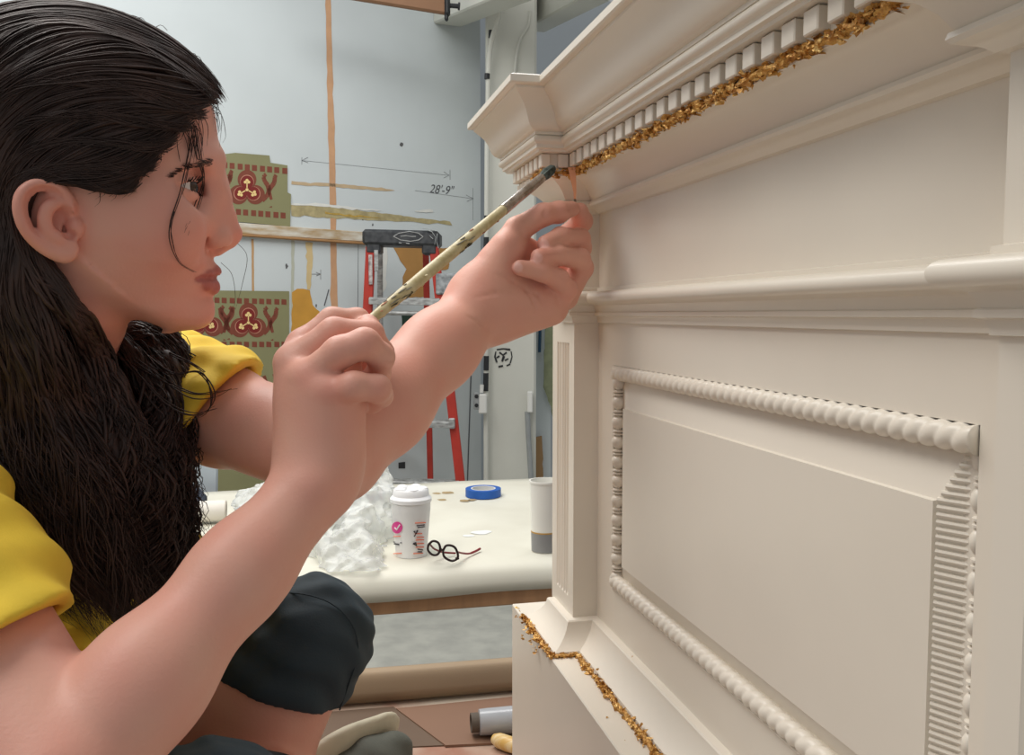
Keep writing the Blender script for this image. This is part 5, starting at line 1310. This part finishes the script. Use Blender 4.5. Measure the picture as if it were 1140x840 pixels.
mb = MB(); mb.lathe([(.0046, bp(560)), (.0047, bp(563)), (.0045, bp(566)), (.0046, bp(570)), (.0044, bp(573)), (.0044, bp(590)), (.0040, bp(603))], bb, bd, 18); mb.build('ferrule', mat('tin_ferrule', (206, 204, 200), .25, metal=.8, rgb2=(150, 140, 126), scale=90), br)
rg = np.random.default_rng(6)
h0, h1 = bp(601), BL; a, b, _ = frame_from(bd); C = []
for k in range(120):
    th = rg.uniform(0, 6.28); q_ = rg.uniform(0, 1)**.5; o1 = (math.cos(th)*a+math.sin(th)*b)
    C.append(np.stack([bb+bd*h0+o1*.0030*q_, bb+bd*(h0+(h1-h0)*.45)+o1*.0047*q_, bb+bd*(h0+(h1-h0)*.8)+o1*.0036*q_, bb+bd*(h1-rg.uniform(0, .004))+o1*.0012*q_]))
v, q_ = tubes(np.stack(C), np.tile(np.array([.0005, .0005, .0005, .0002]), (120, 1)), 4); mobj('bristles', v, q_, mat('grey_green_bristle', (118, 134, 130), .7, rgb2=(80, 90, 88), scale=200), br)
mb = MB()
FLK = [mat('dark_fleck', (84, 78, 60), .6), mat('cream_fleck', (236, 228, 190), .6), mat('rust_fleck', (170, 96, 60), .6)]
for k in range(70):
    x = rg.choice([rg.uniform(412, 558), rg.normal(440, 8), rg.normal(512, 5)]); t = bp(x); r = np.interp(x, xs, rs)+.0002; th = rg.uniform(0, 6.28); L = rg.uniform(.002, .007)*(1.5 if abs(x-440) < 10 or abs(x-512) < 6 else 1)
    mb.mi = 0 if (abs(x-440) < 12 or abs(x-512) < 8) else int(rg.choice([1, 1, 2, 1]))
    pts = [bb+bd*(t+L*s)+(math.cos(th+.15*s)*a+math.sin(th+.15*s)*b)*r for s in (0, .5, 1)]; mb.tube(pts, [.0004, .0009, .0003], 6, flat=.4)
mb.build('paint_flecks', FLK, br)
st = thing('tape_strip', 'small translucent peach strip pinched between her thumb and finger against the cornice', 'strip', at(639, 215, .795))
mb = MB(); Pk = [(636.5, 186, 4.0, .800), (637.5, 195, 3.6, .797), (639, 205, 2.6, .794), (640, 214, 1.6, .790), (640, 226, 1.1, .786)]
V = []; 
for (x, y, w, d) in Pk:
    for dd in (0, .0008): V += [at(x-w, y, d+dd), at(x+w, y, d+dd)]
F = []
for i in range(len(Pk)-1):
    a0 = 4*i; b0 = a0+4; F += [(a0, a0+1, b0+1, b0), (a0+2, b0+2, b0+3, a0+3), (a0, b0, b0+2, a0+2), (a0+1, a0+3, b0+3, b0+1)]
F += [(0, 2, 3, 1), (4*len(Pk)-4, 4*len(Pk)-3, 4*len(Pk)-1, 4*len(Pk)-2)]
mb.add(V, F); mb.build('backing_strip', mat('peach_film', (236, 164, 122), .5, trans=.15), st)
mb = MB(); mb.tube([at(640, 222, .787), at(640.3, 229, .784), at(640, 236, .783)], .0011, 6); mb.build('stem', mat('dark_wire', (110, 90, 70), .5), st)
# ================================================================ CAMERA, LIGHT
cam = bpy.data.cameras.new('camera'); co = bpy.data.objects.new('camera', cam); COL.objects.link(co)
co.location = (0, 0, CAMZ); co.rotation_euler = (math.pi/2-TILT, 0, 0)
cam.sensor_fit = 'HORIZONTAL'; cam.sensor_width = 36; cam.lens = 36*FPX/1140; cam.clip_start = .01
SC.camera = co
def area(name, loc, target, sx, sy, power, col=(1, 1, 1)):
    l = bpy.data.lights.new(name, 'AREA'); l.shape = 'RECTANGLE'; l.size = sx; l.size_y = sy; l.energy = power; l.color = col
    o = bpy.data.objects.new(name, l); COL.objects.link(o); o.location = loc
    o.rotation_euler = (Vector(target)-Vector(loc)).to_track_quat('-Z', 'Y').to_euler(); return o
area('ceiling_light', (-1.1, .9, 3.3), (-.5, .7, 0), 2.4, 1.0, 52, (1, .965, .915))
area('ceiling_light', (-.7, 2.7, 3.6), (-.6, 3.0, 0), 2.6, 1.2, 52, (1, 1, .985))
w = bpy.data.worlds.new('world'); SC.world = w; w.use_nodes = True
bg = w.node_tree.nodes['Background']; bg.inputs[0].default_value = (.95, .97, 1, 1); bg.inputs[1].default_value = .36
SC.view_settings.view_transform = 'Standard'; SC.view_settings.look = 'None'; SC.view_settings.gamma = 1; SC.view_settings.use_curve_mapping = False
SC.view_settings.exposure = 0.0
